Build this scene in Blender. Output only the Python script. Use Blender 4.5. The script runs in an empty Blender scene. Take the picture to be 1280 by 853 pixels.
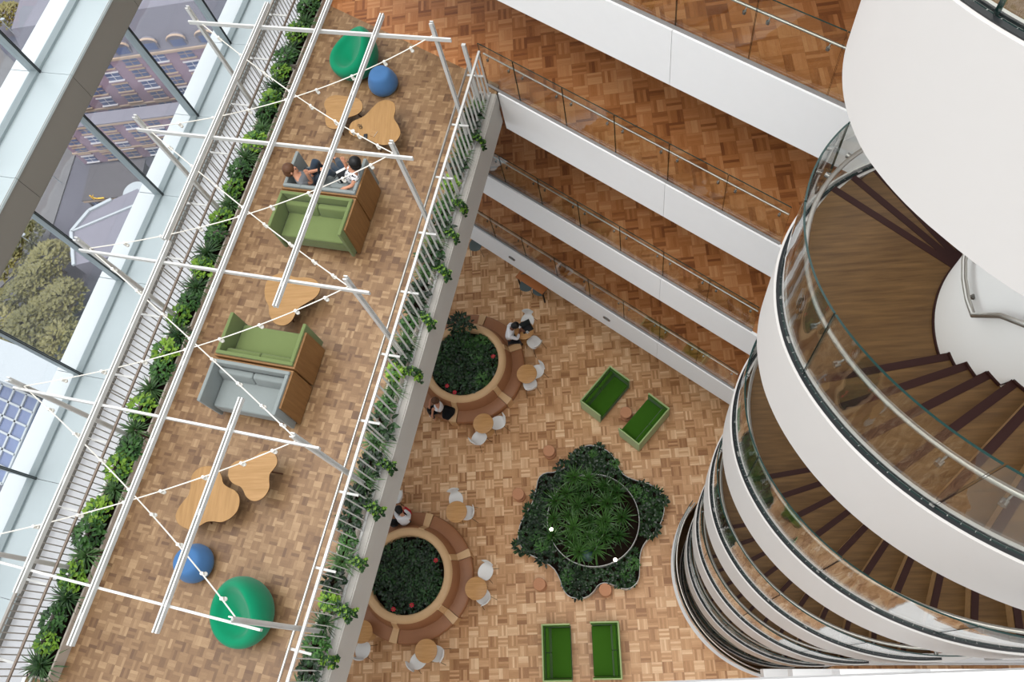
import bpy, math, random
from mathutils import Vector, Matrix
random.seed(7)
S = bpy.context.scene
COL = S.collection
PI = math.pi
cos, sin = math.cos, math.sin
# ---------------------------------------------------------------- camera (solved from the verticals and the gallery lines)
CZ = 22.64
F = 981.1455
RM = Matrix(((0.9885706, 0.0, -0.1507593), (0.0589060, 0.9205059, 0.3862629), (0.1387748, -0.3907287, 0.9099850)))
cd = bpy.data.cameras.new('camera'); cam = bpy.data.objects.new('camera', cd); COL.objects.link(cam)
cd.sensor_width = 36; cd.lens = F / 1280 * 36; cd.clip_start = .05; cd.clip_end = 600
cam.matrix_world = Matrix.Translation((0, 0, CZ)) @ RM.transposed().to_4x4()
S.camera = cam
def at(px, py, z):                       # a photo pixel -> the point of that sight line at height z
    w = RM.transposed() @ Vector(((px - 640) / F, (426.5 - py) / F, -1))
    return w * ((z - CZ) / w.z) + Vector((0, 0, CZ))
# ---------------------------------------------------------------- mesh helpers
class MB:
    def __init__(s): s.v = []; s.f = []; s.m = []
    def add(s, vs, fs, m=0):
        n = len(s.v); s.v += [tuple(p) for p in vs]
        for f in fs: s.f.append([i + n for i in f]); s.m.append(m)
        return s
    def loft(s, rings, caps=True, m=0, close=False, mcap=None):
        k = len(rings[0]); vs = [p for r in rings for p in r]; fs = []
        n = len(rings)
        for i in range(n if close else n - 1):
            a = i * k; b = ((i + 1) % n) * k
            for j in range(k):
                j2 = (j + 1) % k; fs.append((a + j, a + j2, b + j2, b + j))
        s.add(vs, fs, m)
        if caps and not close:
            o = len(s.v) - len(vs)
            s.f.append([o + j for j in range(k)][::-1]); s.f.append([o + (n - 1) * k + j for j in range(k)]); s.m += [m if mcap is None else mcap] * 2
        return s
    def box(s, c, d, rz=0, m=0):
        x, y, z = d[0] / 2, d[1] / 2, d[2] / 2; ca, sa = cos(rz), sin(rz)
        vs = []
        for zz in (-z, z):
            for a, b in ((-x, -y), (x, -y), (x, y), (-x, y)):
                vs.append((c[0] + a * ca - b * sa, c[1] + a * sa + b * ca, c[2] + zz))
        return s.add(vs, [(3, 2, 1, 0), (4, 5, 6, 7), (0, 1, 5, 4), (1, 2, 6, 5), (2, 3, 7, 6), (3, 0, 4, 7)], m)
    def prism(s, poly, z0, z1, m=0):
        k = len(poly)
        return s.loft([[(p[0], p[1], z0) for p in poly], [(p[0], p[1], z1) for p in poly]], True, m)
    def tube(s, path, r, seg=8, m=0, close=False):
        P = [Vector(p) for p in path]; n = len(P); rings = []
        for i in range(n):
            t = (P[(i + 1) % n] - P[i - 1]) if close else (P[min(i + 1, n - 1)] - P[max(i - 1, 0)])
            t.normalize(); up = Vector((0, 0, 1)) if abs(t.z) < .95 else Vector((1, 0, 0))
            a = t.cross(up).normalized(); b = a.cross(t)
            rr = r[i] if isinstance(r, (list, tuple)) else r
            rings.append([P[i] + (a * cos(2 * PI * j / seg) + b * sin(2 * PI * j / seg)) * rr for j in range(seg)])
        return s.loft(rings, True, m, close)
    def bar(s, p, q, w, h, m=0):          # rectangular bar, w sideways, h in the other direction
        p = Vector(p); q = Vector(q); t = (q - p).normalized(); up = Vector((0, 0, 1)) if abs(t.z) < .95 else Vector((UX, UY, 0))
        a = t.cross(up).normalized() * w / 2; b = a.cross(t).normalized() * h / 2
        return s.loft([[o + a + b, o - a + b, o - a - b, o + a - b] for o in (p, q)], True, m)
    def lathe(s, prof, c=(0, 0, 0), seg=24, m=0, sx=1, sy=1):
        return s.loft([[(c[0] + r * sx * cos(2 * PI * j / seg), c[1] + r * sy * sin(2 * PI * j / seg), c[2] + z) for j in range(seg)] for r, z in prof], True, m)
    def ball(s, c, r, sc=(1, 1, 1), seg=12, m=0):
        pr = [(max(r * sin(PI * i / 8), 1e-4), -r * cos(PI * i / 8) * sc[2]) for i in range(9)]
        return s.lathe(pr, c, seg, m, sc[0], sc[1])
    def build(s, name, mats, parent=None, smooth=None, bevel=0, sub=0):
        me = bpy.data.meshes.new(name); me.from_pydata(s.v, [], s.f)
        for mt in (mats if isinstance(mats, (list, tuple)) else [mats]): me.materials.append(mt)
        if any(s.m): me.polygons.foreach_set('material_index', s.m)
        me.update()
        if smooth is not None:
            me.polygons.foreach_set('use_smooth', [True] * len(me.polygons))
            if smooth < 170: me.set_sharp_from_angle(angle=math.radians(smooth))
        o = bpy.data.objects.new(name, me); COL.objects.link(o)
        if parent: o.parent = parent
        if bevel:
            b = o.modifiers.new('b', 'BEVEL'); b.width = bevel; b.segments = 3; b.limit_method = 'ANGLE'
            me.polygons.foreach_set('use_smooth', [True] * len(me.polygons))
        if sub:
            b = o.modifiers.new('s', 'SUBSURF'); b.levels = sub; b.render_levels = sub
        return o
def tag(o, label=None, cat=None, group=None, kind=None):
    for k, v in (('label', label), ('category', cat), ('group', group), ('kind', kind)):
        if v: o[k] = v
    return o
def thing(name, label, cat, loc=(0, 0, 0), rz=0, group=None):
    o = bpy.data.objects.new(name, None); COL.objects.link(o); o.empty_display_size = .1
    o.location = loc; o.rotation_euler = (0, 0, rz)
    return tag(o, label, cat, group)
KIDS = {}
def dup(o, loc=None, rz=None, label=None, group=None, parent=None, scale=None):
    c = o.copy(); COL.objects.link(c)
    if parent: c.parent = parent
    if loc is not None: c.location = loc
    if rz is not None: c.rotation_euler = (0, 0, rz)
    if scale is not None: c.scale = scale
    if label: c['label'] = label
    if group: c['group'] = group
    for ch in list(o.children): dup(ch, parent=c)
    return c
def struct(o, kind='structure'): o['kind'] = kind; return o
# ---------------------------------------------------------------- materials
def srgb(h):
    h = h.lstrip('#'); c = [int(h[i:i + 2], 16) / 255 for i in (0, 2, 4)]
    return tuple(x / 12.92 if x <= .04045 else ((x + .055) / 1.055) ** 2.4 for x in c) + (1,)
class NT:
    def __init__(s, name):
        s.mat = bpy.data.materials.new(name); s.mat.use_nodes = True; s.t = s.mat.node_tree
        s.bs = s.t.nodes['Principled BSDF']; s.out = s.t.nodes['Material Output']
    def n(s, typ, **kw):
        x = s.t.nodes.new(typ)
        for k, v in kw.items(): setattr(x, k, v)
        return x
    def set(s, sock, v):
        if isinstance(v, bpy.types.NodeSocket): s.t.links.new(v, sock)
        else: sock.default_value = v
    def math(s, op, a, b=None, c=None):
        x = s.n('ShaderNodeMath', operation=op); s.set(x.inputs[0], a)
        if b is not None: s.set(x.inputs[1], b)
        if c is not None: s.set(x.inputs[2], c)
        return x.outputs[0]
    def mix(s, f, a, b, blend='MIX'):
        x = s.n('ShaderNodeMix', data_type='RGBA', blend_type=blend); s.set(x.inputs[0], f); s.set(x.inputs[6], a); s.set(x.inputs[7], b)
        return x.outputs[2]
    def comb(s, x, y, z):
        c = s.n('ShaderNodeCombineXYZ'); s.set(c.inputs[0], x); s.set(c.inputs[1], y); s.set(c.inputs[2], z); return c.outputs[0]
    def ramp(s, f, stops):
        r = s.n('ShaderNodeValToRGB'); s.set(r.inputs[0], f); e = r.color_ramp.elements
        while len(e) < len(stops): e.new(.5)
        for el, (p, c) in zip(e, stops): el.position = p; el.color = c
        return r.outputs[0]
    def noise(s, vec, scale, detail=3, rough=.5):
        x = s.n('ShaderNodeTexNoise'); 
        if vec is not None: s.set(x.inputs['Vector'], vec)
        x.inputs['Scale'].default_value = scale; x.inputs['Detail'].default_value = detail; x.inputs['Roughness'].default_value = rough
        return x.outputs['Fac']
    def coord(s, rot=0, scale=(1, 1, 1)):
        tc = s.n('ShaderNodeTexCoord'); mp = s.n('ShaderNodeMapping'); mp.inputs['Rotation'].default_value = (0, 0, rot); mp.inputs['Scale'].default_value = scale
        s.t.links.new(tc.outputs['Object'], mp.inputs['Vector']); return mp.outputs['Vector']
    def bump(s, h, strength=.3, dist=.01):
        b = s.n('ShaderNodeBump'); s.set(b.inputs['Height'], h); b.inputs['Strength'].default_value = strength; b.inputs['Distance'].default_value = dist
        s.t.links.new(b.outputs[0], s.bs.inputs['Normal'])
    def P(s, col=None, rough=.5, metal=0, spec=.5):
        if col is not None: s.set(s.bs.inputs['Base Color'], col)
        s.set(s.bs.inputs['Roughness'], rough); s.bs.inputs['Metallic'].default_value = metal; s.bs.inputs['Specular IOR Level'].default_value = spec
        return s.mat
def plain(name, c, rough=.5, metal=0, spec=.5, var=.08, vs=6, bump=0, bs=200):
    t = NT(name); c = srgb(c) if isinstance(c, str) else c
    v = t.coord(); f = t.noise(v, vs)
    col = t.mix(f, tuple(x * (1 - var) for x in c[:3]) + (1,), tuple(min(x * (1 + var), 1) for x in c[:3]) + (1,))
    if bump: t.bump(t.noise(v, bs, 2), bump, .004)
    return t.P(col, rough, metal, spec)
def parquet(name, size, strips, stops, rot, rough=.42):
    t = NT(name); v = t.coord(rot, (1 / size, 1 / size, 1)); sp = t.n('ShaderNodeSeparateXYZ'); t.t.links.new(v, sp.inputs[0])
    x, y = sp.outputs[0], sp.outputs[1]
    fx, fy = t.math('FLOOR', x), t.math('FLOOR', y); ux, uy = t.math('FRACT', x), t.math('FRACT', y)
    par = t.math('FLOORED_MODULO', t.math('ADD', fx, fy), 2.0)
    a = t.math('ADD', t.math('MULTIPLY', ux, t.math('SUBTRACT', 1.0, par)), t.math('MULTIPLY', uy, par))
    b = t.math('ADD', t.math('MULTIPLY', uy, t.math('SUBTRACT', 1.0, par)), t.math('MULTIPLY', ux, par))
    as_ = t.math('MULTIPLY', a, float(strips)); st = t.math('FLOOR', as_)
    w1 = t.n('ShaderNodeTexWhiteNoise', noise_dimensions='3D'); t.set(w1.inputs['Vector'], t.comb(fx, fy, st))
    w2 = t.n('ShaderNodeTexWhiteNoise', noise_dimensions='2D'); t.set(w2.inputs['Vector'], t.comb(fx, fy, 0.0))
    r = t.math('ADD', t.math('MULTIPLY', w1.outputs['Value'], .5), t.math('MULTIPLY', w2.outputs['Value'], .5))
    gr = t.noise(t.comb(t.math('MULTIPLY', b, 1.2), t.math('MULTIPLY', as_, 2.5), t.math('MULTIPLY', w1.outputs['Value'], 40.0)), 2.2, 3)
    r = t.math('ADD', r, t.math('MULTIPLY', t.math('SUBTRACT', gr, .5), .35))
    col = t.ramp(r, stops)
    fs = t.math('FRACT', as_); e1 = t.math('LESS_THAN', fs, .05); e2 = t.math('LESS_THAN', t.math('MINIMUM', a, b), .014)
    e = t.math('MAXIMUM', t.math('MULTIPLY', e1, .22), t.math('MULTIPLY', e2, .4))
    col = t.mix(e, col, srgb('#4a3018'))
    return t.P(col, rough, 0, .35)
def wood(name, c1, c2, axis=0, scale=1, rough=.45, plank=0):
    t = NT(name); sc = [2.2, 26, 26]; sc = [sc[(i - axis) % 3] * scale for i in range(3)]
    v = t.coord(0, sc); f = t.noise(v, 1.0, 4, .6)
    col = t.ramp(f, [(.3, srgb(c1)), (.7, srgb(c2))])
    return t.P(col, rough, 0, .4)
def fabric(name, c, var=.12):
    t = NT(name); c = srgb(c); v = t.coord(); f = t.noise(v, 90, 2)
    g = t.noise(v, 5, 2); f = t.math('ADD', t.math('MULTIPLY', f, .5), t.math('MULTIPLY', g, .5))
    col = t.mix(f, tuple(x * (1 - var) for x in c[:3]) + (1,), tuple(min(1, x * (1 + var)) for x in c[:3]) + (1,))
    t.bump(t.noise(v, 350, 2), .25, .003); t.bs.inputs['Sheen Weight'].default_value = .15
    return t.P(col, .9, 0, .2)
def glassmat(name, tint, refl=1.0):
    t = NT(name); n = t.t.nodes; n.remove(t.bs)
    tr = t.n('ShaderNodeBsdfTransparent'); tr.inputs[0].default_value = tint
    gl = t.n('ShaderNodeBsdfGlossy'); gl.inputs['Roughness'].default_value = .0; gl.inputs[0].default_value = (1, 1, 1, 1)
    ge = t.n('ShaderNodeNewGeometry'); vm = t.n('ShaderNodeVectorMath', operation='DOT_PRODUCT'); t.t.links.new(ge.outputs['Incoming'], vm.inputs[0]); t.t.links.new(ge.outputs['Normal'], vm.inputs[1])
    fr = t.math('ADD', .04, t.math('MULTIPLY', .96, t.math('POWER', t.math('SUBTRACT', 1.0, t.math('MINIMUM', t.math('ABSOLUTE', vm.outputs['Value']), 1.0)), 5.0)))
    # subtle unevenness of the pane
    b = t.n('ShaderNodeBump'); t.set(b.inputs['Height'], t.noise(t.coord(), 1.3, 2)); b.inputs['Strength'].default_value = .12; b.inputs['Distance'].default_value = .05
    t.t.links.new(b.outputs[0], gl.inputs['Normal'])
    mx = t.n('ShaderNodeMixShader'); t.set(mx.inputs[0], t.math('MULTIPLY', fr, refl)); t.t.links.new(tr.outputs[0], mx.inputs[1]); t.t.links.new(gl.outputs[0], mx.inputs[2])
    t.t.links.new(mx.outputs[0], t.out.inputs[0]); return t.mat
def leafmat(name, c1, c2, rough=.45):
    t = NT(name); v = t.coord(); oi = t.n('ShaderNodeObjectInfo')
    f = t.math('ADD', t.math('MULTIPLY', t.noise(v, 9, 2), .8), t.math('MULTIPLY', oi.outputs['Random'], .25))
    col = t.ramp(f, [(.3, srgb(c1)), (.75, srgb(c2))])
    return t.P(col, rough, 0, .35)
WST = [(.1, srgb('#9c6c44')), (.36, srgb('#c09062')), (.6, srgb('#d2a377')), (.88, srgb('#ebc69c'))]
WGL = [(.1, srgb('#7c4826')), (.38, srgb('#a4683a')), (.6, srgb('#b4784a')), (.88, srgb('#c48d5e'))]
WTE = [(.08, srgb('#644933')), (.36, srgb('#7d5f42')), (.6, srgb('#886a4b')), (.92, srgb('#a28462'))]
M = dict(
    floor0=parquet('parquet_ground', .272, 5, WST, math.radians(-2)),
    floorg=parquet('parquet_gallery', .277, 5, WGL, math.radians(-2)),
    floort=parquet('parquet_terrace', .138, 3, WTE, math.radians(13)),
    white=plain('white_paint', '#ebebeb', .55, 0, .3, .015),
    stairwhite=plain('stair_white', '#d0ccc8', .5, 0, .3, .012, 3),
    fascia=plain('terrace_fascia_paint', '#b9b5ae', .6, 0, .3, .02),
    whitesteel=plain('white_steel', '#c9c9c6', .4, 0, .5, .02),
    backlitslat=plain('backlit_white_slat', '#a19b94', .5, 0, .4, .03),  # white slats and top rail against the window, backlight shade put into the grey
    deckgrey=plain('void_deck_grey', '#c6c6c8', .6),
    channel=plain('glass_channel', '#8b8886', .5, .3),
    steel=plain('brushed_steel', '#b9b5ae', .28, .9, .5, .05, 30),
    backlitrail=plain('backlit_rail', '#7a6d62', .4, .5, .5, .05),  # window side handrail, its brown is backlight shade put into the colour
    black=plain('black_rubber', '#101316', .5, 0, .4, .05),
    seam=plain('dark_seam', '#4a4a4a', .7),
    gedge=plain('glass_edge_teal', '#1d3a37', .25, 0, .5, .1),
    glass=glassmat('clear_glass', (.955, .97, .955, 1), 1.0),
    winglass=glassmat('window_glass', (.95, .96, .97, 1), 1.0),
    tread=wood('oak_tread', '#4f3619', '#6c4f2c', 0, 1.0, .45),
    riser=wood('oak_riser', '#84623e', '#9a774f', 0, 1.0, .5), corewhite=plain('core_white', '#f3f1ee', .5, 0, .3, .01),
    nosing=plain('maroon_nosing', '#2c0f0a', .6, 0, .3, .06),
    oak=wood('oak_table', '#96703f', '#ab8353', 0, .9, .45),
    oakv=wood('oak_veneer', '#7c5731', '#916b41', 2, .7, .5),
    oakedge=plain('table_edge_dark', '#4f2f1c', .5),
    roundtop=wood('round_table_oak', '#b4824c', '#cb9a62', 0, 1.0, .45),
    leather=plain('tan_leather', '#9c6a48', .45, 0, .4, .07, 8),
    leatherlt=plain('light_tan_leather', '#d2ab7e', .42, 0, .45, .05, 8),
    cork=plain('cork', '#c08a68', .85, 0, .2, .2, 60),
    greenlt=fabric('light_green_felt', '#8d9c5c'),
    greenpod=fabric('green_wool', '#6c7a4c'),
    greendk=fabric('deep_green_wool', '#35600f'),
    greenfelt=fabric('pale_green_felt', '#a9bd84'),
    grey=fabric('grey_wool', '#858c8b'),
    emerald=fabric('emerald_wool', '#008059', .06),
    blue=fabric('blue_wool', '#456f9f', .06),
    whiteplastic=plain('white_shell', '#e6e5e2', .35, 0, .5, .015),
    greyplastic=plain('grey_shell', '#5f6c6c', .5, 0, .4, .05),
    chrome=plain('chrome_leg', '#8d8a86', .25, .9),
    soil=plain('dark_soil', '#1a120c', .95, 0, .1, .4, 40),
    leafdk=leafmat('leaf_dark', '#10240f', '#33582a', .35),
    leafmid=leafmat('leaf_mid', '#1c3d18', '#4a7634'),
    leaflime=leafmat('leaf_lime', '#46701c', '#8aae3a'),
    leafspike=leafmat('leaf_spike', '#1d3a1c', '#587a45'),
    leafpalm=leafmat('leaf_palm', '#143410', '#4f7a36', .3),
    leafblk=leafmat('leaf_blackgreen', '#081509', '#263f22', .3),
    stem=plain('plant_stem', '#4a3a22', .8),
    trough=plain('planter_trough', '#bab0a5', .6, 0, .3, .05),
    red=plain('red_flower', '#c2263c', .5, 0, .4, .1),
    panel=plain('window_sill_panel', '#b7c2c4', .4, 0, .45, .015, 1.5),
    sillwhite=plain('white_flashing', '#d2d7d8', .45, 0, .4, .01),
    frame=plain('window_frame_grey', '#8f9a9c', .45, 0, .4, .03),
    beam=plain('spandrel_grey', '#7f7a72', .6, 0, .3, .02),
    concrete=plain('soffit_grey', '#b5b3b0', .8),
    skin=plain('skin', '#c78f72', .55, 0, .4, .06),
    skindk=plain('skin_brown', '#7a4e38', .55, 0, .4, .06),
    hairbr=plain('brown_hair', '#5a3a24', .6, 0, .4, .2, 60),
    hairbk=plain('black_hair', '#0e0d0e', .5, 0, .4, .2, 60),
    tshirt=fabric('grey_tshirt', '#6d7074'), jeans=fabric('blue_jeans', '#2f3c4a'), shirtw=fabric('white_shirt', '#e9e9ec', .04),
    trousers=fabric('black_trousers', '#15161a'), redcloth=fabric('red_cloth', '#c01d28'), blackcloth=fabric('black_cloth', '#121214'),
    device=plain('black_device', '#14161a', .3), paper=plain('paper', '#e8e6e0', .7), laptopgrey=plain('laptop_dark', '#2b3236', .4, .3),
    bulb=plain('bulb_white', '#e8e6de', .3), cable=plain('cable_white', '#d8d4ca', .5),
)
def dotted():
    t = NT('dotted_blouse'); v = t.coord(0, (22, 22, 22)); x = t.n('ShaderNodeTexVoronoi'); x.inputs['Scale'].default_value = 1; t.set(x.inputs['Vector'], v)
    return t.P(t.mix(t.math('LESS_THAN', x.outputs['Distance'], .38), srgb('#e8e8ea'), srgb('#16161a')), .85, 0, .2)
M['dots'] = dotted()
# ---------------------------------------------------------------- plan frames
UX, UY = .2253, .9743                    # along the terrace
T0 = Vector((-4.464, 0, 0)); TU = Vector((UX, UY, 0)); TM = Vector((UY, -UX, 0)); TA = math.atan2(UY, UX) - PI / 2
def T(a, b, z=0): p = T0 + TM * a + TU * b; return Vector((p.x, p.y, z))
PHI = -2.2461464
GN = Vector((cos(PHI), sin(PHI), 0)); GT = Vector((-sin(PHI), cos(PHI), 0)); GA = math.atan2(GT.y, GT.x)
def G(s, q, z=0): p = GT * s + GN * q; return Vector((p.x, p.y, z))   # q: -6.78 glass line, larger = towards the void
FQ = -6.70
L = [0, 3.6, 7.2, 10.8, 14.4, 18.0]
C = Vector((3.692, 2.572, 0)); RO = 2.431; RI = 1.06
def SC(th, r, z=0): return Vector((C.x + r * cos(th), C.y + r * sin(th), z))
HA = 6.55
SKY = 1.15; SUN = 2.0; EXPO = 0.52
# ================================================================ SETTING
# ground floor with the round stair opening
def ground():
    mb = MB(); r0 = 2.64; n = 96
    corners = [T(-HA + .3, -9), T(14, -9), T(14, 22), T(-HA + .3, 22)]
    inner = []; outer = []
    for i in range(n):
        a = 2 * PI * i / n; d = Vector((cos(a), sin(a))); inner.append(SC(a, r0)); best = None
        for k in range(4):
            p, q = corners[k], corners[(k + 1) % 4]; e = q - p
            den = d.x * e.y - d.y * e.x
            if abs(den) < 1e-9: continue
            w = p - C; t = (w.x * e.y - w.y * e.x) / den; u = (w.x * d.y - w.y * d.x) / den
            if t > 0 and -1e-6 <= u <= 1 + 1e-6 and (best is None or t < best): best = t
        outer.append(Vector((C.x + d.x * best, C.y + d.y * best, 0)))
    vs = inner + outer + [p - Vector((0, 0, .3)) for p in inner]
    fs = [(i, n + i, n + (i + 1) % n, (i + 1) % n) for i in range(n)]
    fs = [(i, n + i, n + (i + 1) % n) for i in range(n)] + [(i, n + (i + 1) % n, (i + 1) % n) for i in range(n)]
    fs += [(i, (i + 1) % n, 2 * n + (i + 1) % n, 2 * n + i) for i in range(n)]
    mb.add(vs, fs); return struct(mb.build('floor', M['floor0']))
ground()
b = MB(); b.box((C.x, C.y, -3.7), (7, 7, .2)); struct(b.build('floor_basement', M['oakv']))
mb = MB(); n = 64
mb.add([SC(2 * PI * i / n, 2.9, z) for z in (-3.6, -.3) for i in range(n)], [(i, (i + 1) % n, n + (i + 1) % n, n + i) for i in range(n)])
struct(mb.build('wall_basement', M['white']))
# gallery decks: floor, white fascia with panel joints, soffit
def gallery(k, s0, s1, deep=7.0):
    z = L[k]
    mb = MB(); poly = [G(s0, FQ - .02), G(s1, FQ - .02), G(s1, -6.7 - deep), G(s0, -6.7 - deep)]
    mb.prism([(p.x, p.y) for p in poly], z - .05, z); struct(mb.build('floor_gallery', M['floorg']))
    mb = MB(); c = G((s0 + s1) / 2, -6.7 - deep / 2 - .05, z - .55); mb.box(c, (s1 - s0, deep - .1, .9), GA); struct(mb.build('slab_gallery', M['concrete']))
    mb = MB(); s = -4.218 - 5.515 * 2
    while s < s1:
        a, e = max(s, s0) + .004, min(s + 5.515, s1) - .004
        if e > a: mb.box(G((a + e) / 2, FQ - .03, z - .5), (e - a, .06, 1.05), GA)
        s += 5.515
    struct(mb.build('trim_%d' % k, M['white']))
gallery(1, -12.5, 1.2); gallery(2, -12.5, 1.2); gallery(3, -8.03, 1.2, 8); gallery(4, -12.5, 1.2, 8); gallery(5, -12.5, 1.2, 7)
mb = MB(); mb.box(G(-3, -15.4, 11), (24, .2, 23), GA); struct(mb.build('wall_back', M['white']))
mb = MB(); mb.box(T(2, -5.2, 11), (20, .2, 23), TA); struct(mb.build('wall_front', M['white']))
mb = MB(); mb.box(T(14.2, 6, 11), (.2, 26, 23), TA); struct(mb.build('wall_right', M['white']))
# terrace deck, two floors of parquet that meet across the deck
bb0, bb1 = 12.7, 10.75
Pc = T(0, 10.53)
z = L[3]
mb = MB(); mb.prism([(p.x, p.y) for p in (T(-4.75, -4), T(-.02, -4), T(-.02, bb1), T(-4.75, bb0))], z - .06, z); struct(mb.build('floor_terrace', M['floort']))
mb = MB(); poly = [T(-4.75, bb0), T(-.02, bb1), G(-8.03, FQ - .02), G(-8.03, -14.7), T(-4.75, 20)]
mb.prism([(p.x, p.y) for p in poly], z - .06, z - .002); struct(mb.build('floor_landing', M['floorg']))
mb = MB(); mb.box(T(-2.45, 6.5, z - .44), (4.6, 21, .74), TA); struct(mb.build('slab_terrace', M['concrete']))
mb = MB(); mb.box(T(-.03, 3.26, z - .15), (.06, 14.5, .3), TA); mb.box(T(-.05, 3.26, z - .56), (.06, 14.5, .5), TA); mb.box(T(-.12, 3.26, z + .01), (.2, 14.5, .02), TA)
mb.box(T(-.06, 3.26, z - .31), (.05, 14.5, .02), TA, 1)
struct(mb.build('trim_terrace', [M['fascia'], M['seam']]))
mb = MB(); mb.box(T(-4.78, 6.5, z - .4), (.06, 21, .8), TA); struct(mb.build('trim_terrace_window_side', M['white']))
# ---------------------------------------------------------------- the glazed facade on the window side
FB = [1.77 + 1.99 * k for k in range(-4, 11)]
def facade(zs, first):
    h = 3.6 - .56
    for j in range(len(FB) - 1):
        pass
    mb = MB()
    for b0 in FB[:-1]:
        bm = b0 + .995; mb.box(T(-HA + .29, bm, zs - .015), (.58, 1.982, .03), TA); mb.box(T(-HA + .592, bm, zs - .26), (.012, 1.982, .54), TA, 1)
        mb.box(T(-HA + .585, bm, zs - .012), (.05, 1.982, .04), TA); mb.box(T(-HA + .29, bm, zs - .54), (.6, 1.982, .03), TA, 1)
    struct(mb.build('beam_spandrel', [M['panel'], M['beam']]))
    mb = MB()
    mb.box(T(-HA - .07, FB[0] + 14 * .995, zs + .01), (.14, 14 * 1.99, .08), TA)
    struct(mb.build('sill_frame', M['frame']))
    mb = MB()
    for b0 in FB[:-1]:
        mb.box(T(-HA - .36, b0 + .995, zs - .03), (.44, 1.975, .06), TA); mb.box(T(-HA - .16, b0 + .995, zs - .3), (.05, 1.975, .5), TA)
    struct(mb.build('sill_flashing', M['sillwhite']))
    mb = MB()
    for b0 in FB:
        mb.box(T(-HA - .06, b0, zs + h / 2), (.13, .055, h), TA, 0); mb.box(T(-HA + .012, b0 - .014, zs + h / 2), (.014, .012, h), TA, 1); mb.box(T(-HA + .012, b0 + .014, zs + h / 2), (.014, .012, h), TA, 1)
        mb.box(T(-HA - .16, b0, zs + h / 2), (.07, .05, h), TA, 0)
    struct(mb.build('window_mullions', [M['frame'], M['black']]))
    for i, b0 in enumerate(FB[:-1]):
        if first + i > 60: break
        mb = MB(); mb.box(T(-HA - .1, b0 + .995, zs + h / 2), (.012, 1.93, h), TA); struct(mb.build('window_%d' % (first + i), M['winglass']))
facade(10.27, 1); facade(13.87, 16); facade(6.67, 31); facade(3.07, 46)
mb = MB(); mb.box(T(-HA + .29, FB[0] + 14 * .995, 17.4), (.6, 27.8, .5), TA); struct(mb.build('beam_spandrel_top', M['beam']))
mb = MB(); mb.box(T(-HA - .1, 11, .9), (.2, 27.8, 3.2), TA); struct(mb.build('wall_facade_base', M['panel']))
mb = MB(); mb.box(T(-5.37, 6, 10.1), (1.15, 30, .06), TA); struct(mb.build('floor_void', M['deckgrey']))
# near edge of the walkway the picture is taken from (seen from above at the very bottom)
a, q = at(870, 853, 18.15), at(1280, 838, 18.15)
d = (q - a).normalized(); nn = Vector((d.y, -d.x, 0)); p0 = a - d * 1.2; p1 = q + d * 5
mb = MB(); mb.prism([(p.x, p.y) for p in (p0, p1, p1 + nn * .12, p0 + nn * .12)], 16.9, 18.15); struct(mb.build('trim_walkway', M['white']))
# ================================================================ GLASS BALUSTRADES
def balustrade(k, s0, s1, label):
    z = L[k]; t = thing('glass_balustrade', label, 'balustrade', G((s0 + s1) / 2, -6.78, z))
    o = t.location.copy()
    ks = [-7.527 + 1.103 * i for i in range(-6, 9)]
    cuts = [s0] + [s for s in ks if s0 + .15 < s < s1 - .15] + [s1]
    for a, e in zip(cuts[:-1], cuts[1:]):
        mb = MB(); a += .006; e -= .006
        A, B = G(a, -6.78) - o, G(e, -6.78) - o; h = .009
        vs = [Vector((p.x, p.y, zz)) + GN * s * h for zz in (-.05, 1.1) for p, s in ((A, -1), (B, -1), (B, 1), (A, 1))]
        mb.add(vs, [(0, 1, 5, 4), (2, 3, 7, 6)], 0); mb.add(vs, [(3, 2, 1, 0), (4, 5, 6, 7), (1, 2, 6, 5), (3, 0, 4, 7)], 1)
        mb.build('glass_panel', [M['glass'], M['gedge']], t)
    mb = MB(); mb.tube([G(s0 + .03, -6.84, .80) - Vector((o.x, o.y, 0)), G(s1 - .03, -6.84, .80) - Vector((o.x, o.y, 0))], .019, 10); mb.build('handrail', M['steel'], t, 60)
    mb = MB(); mb.bar(G(s0, -6.755, .035) - Vector((o.x, o.y, 0)), G(s1, -6.755, .035) - Vector((o.x, o.y, 0)), .045, .03); mb.build('base_channel', M['channel'], t)
    for a, e in zip(cuts[:-1], cuts[1:]):
        for s in (a + .16, e - .16):
            if e - a < .5 and s > a + .17: continue
            p = G(s, -6.79, .74) - Vector((o.x, o.y, 0)); q = G(s, -6.84, .79) - Vector((o.x, o.y, 0))
            mb = MB(); mb.tube([p, q], .008, 6); mb.lathe([(.024, -.02), (.024, .02)], p, 10); mb.build('rail_bracket', M['chrome'], t)
balustrade(4, -9, -.85, 'glass balustrade on the uppermost white gallery edge, at the top of the photo')
balustrade(3, -8.35, -2.0, 'glass balustrade with steel rail on the white gallery edge that meets the planted terrace')
balustrade(2, -11, -2.0, 'glass balustrade on the middle white gallery edge, one floor under the terrace')
balustrade(1, -11.2, -2.0, 'glass balustrade on the lowest white gallery edge, just above the ground floor tables')
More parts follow.
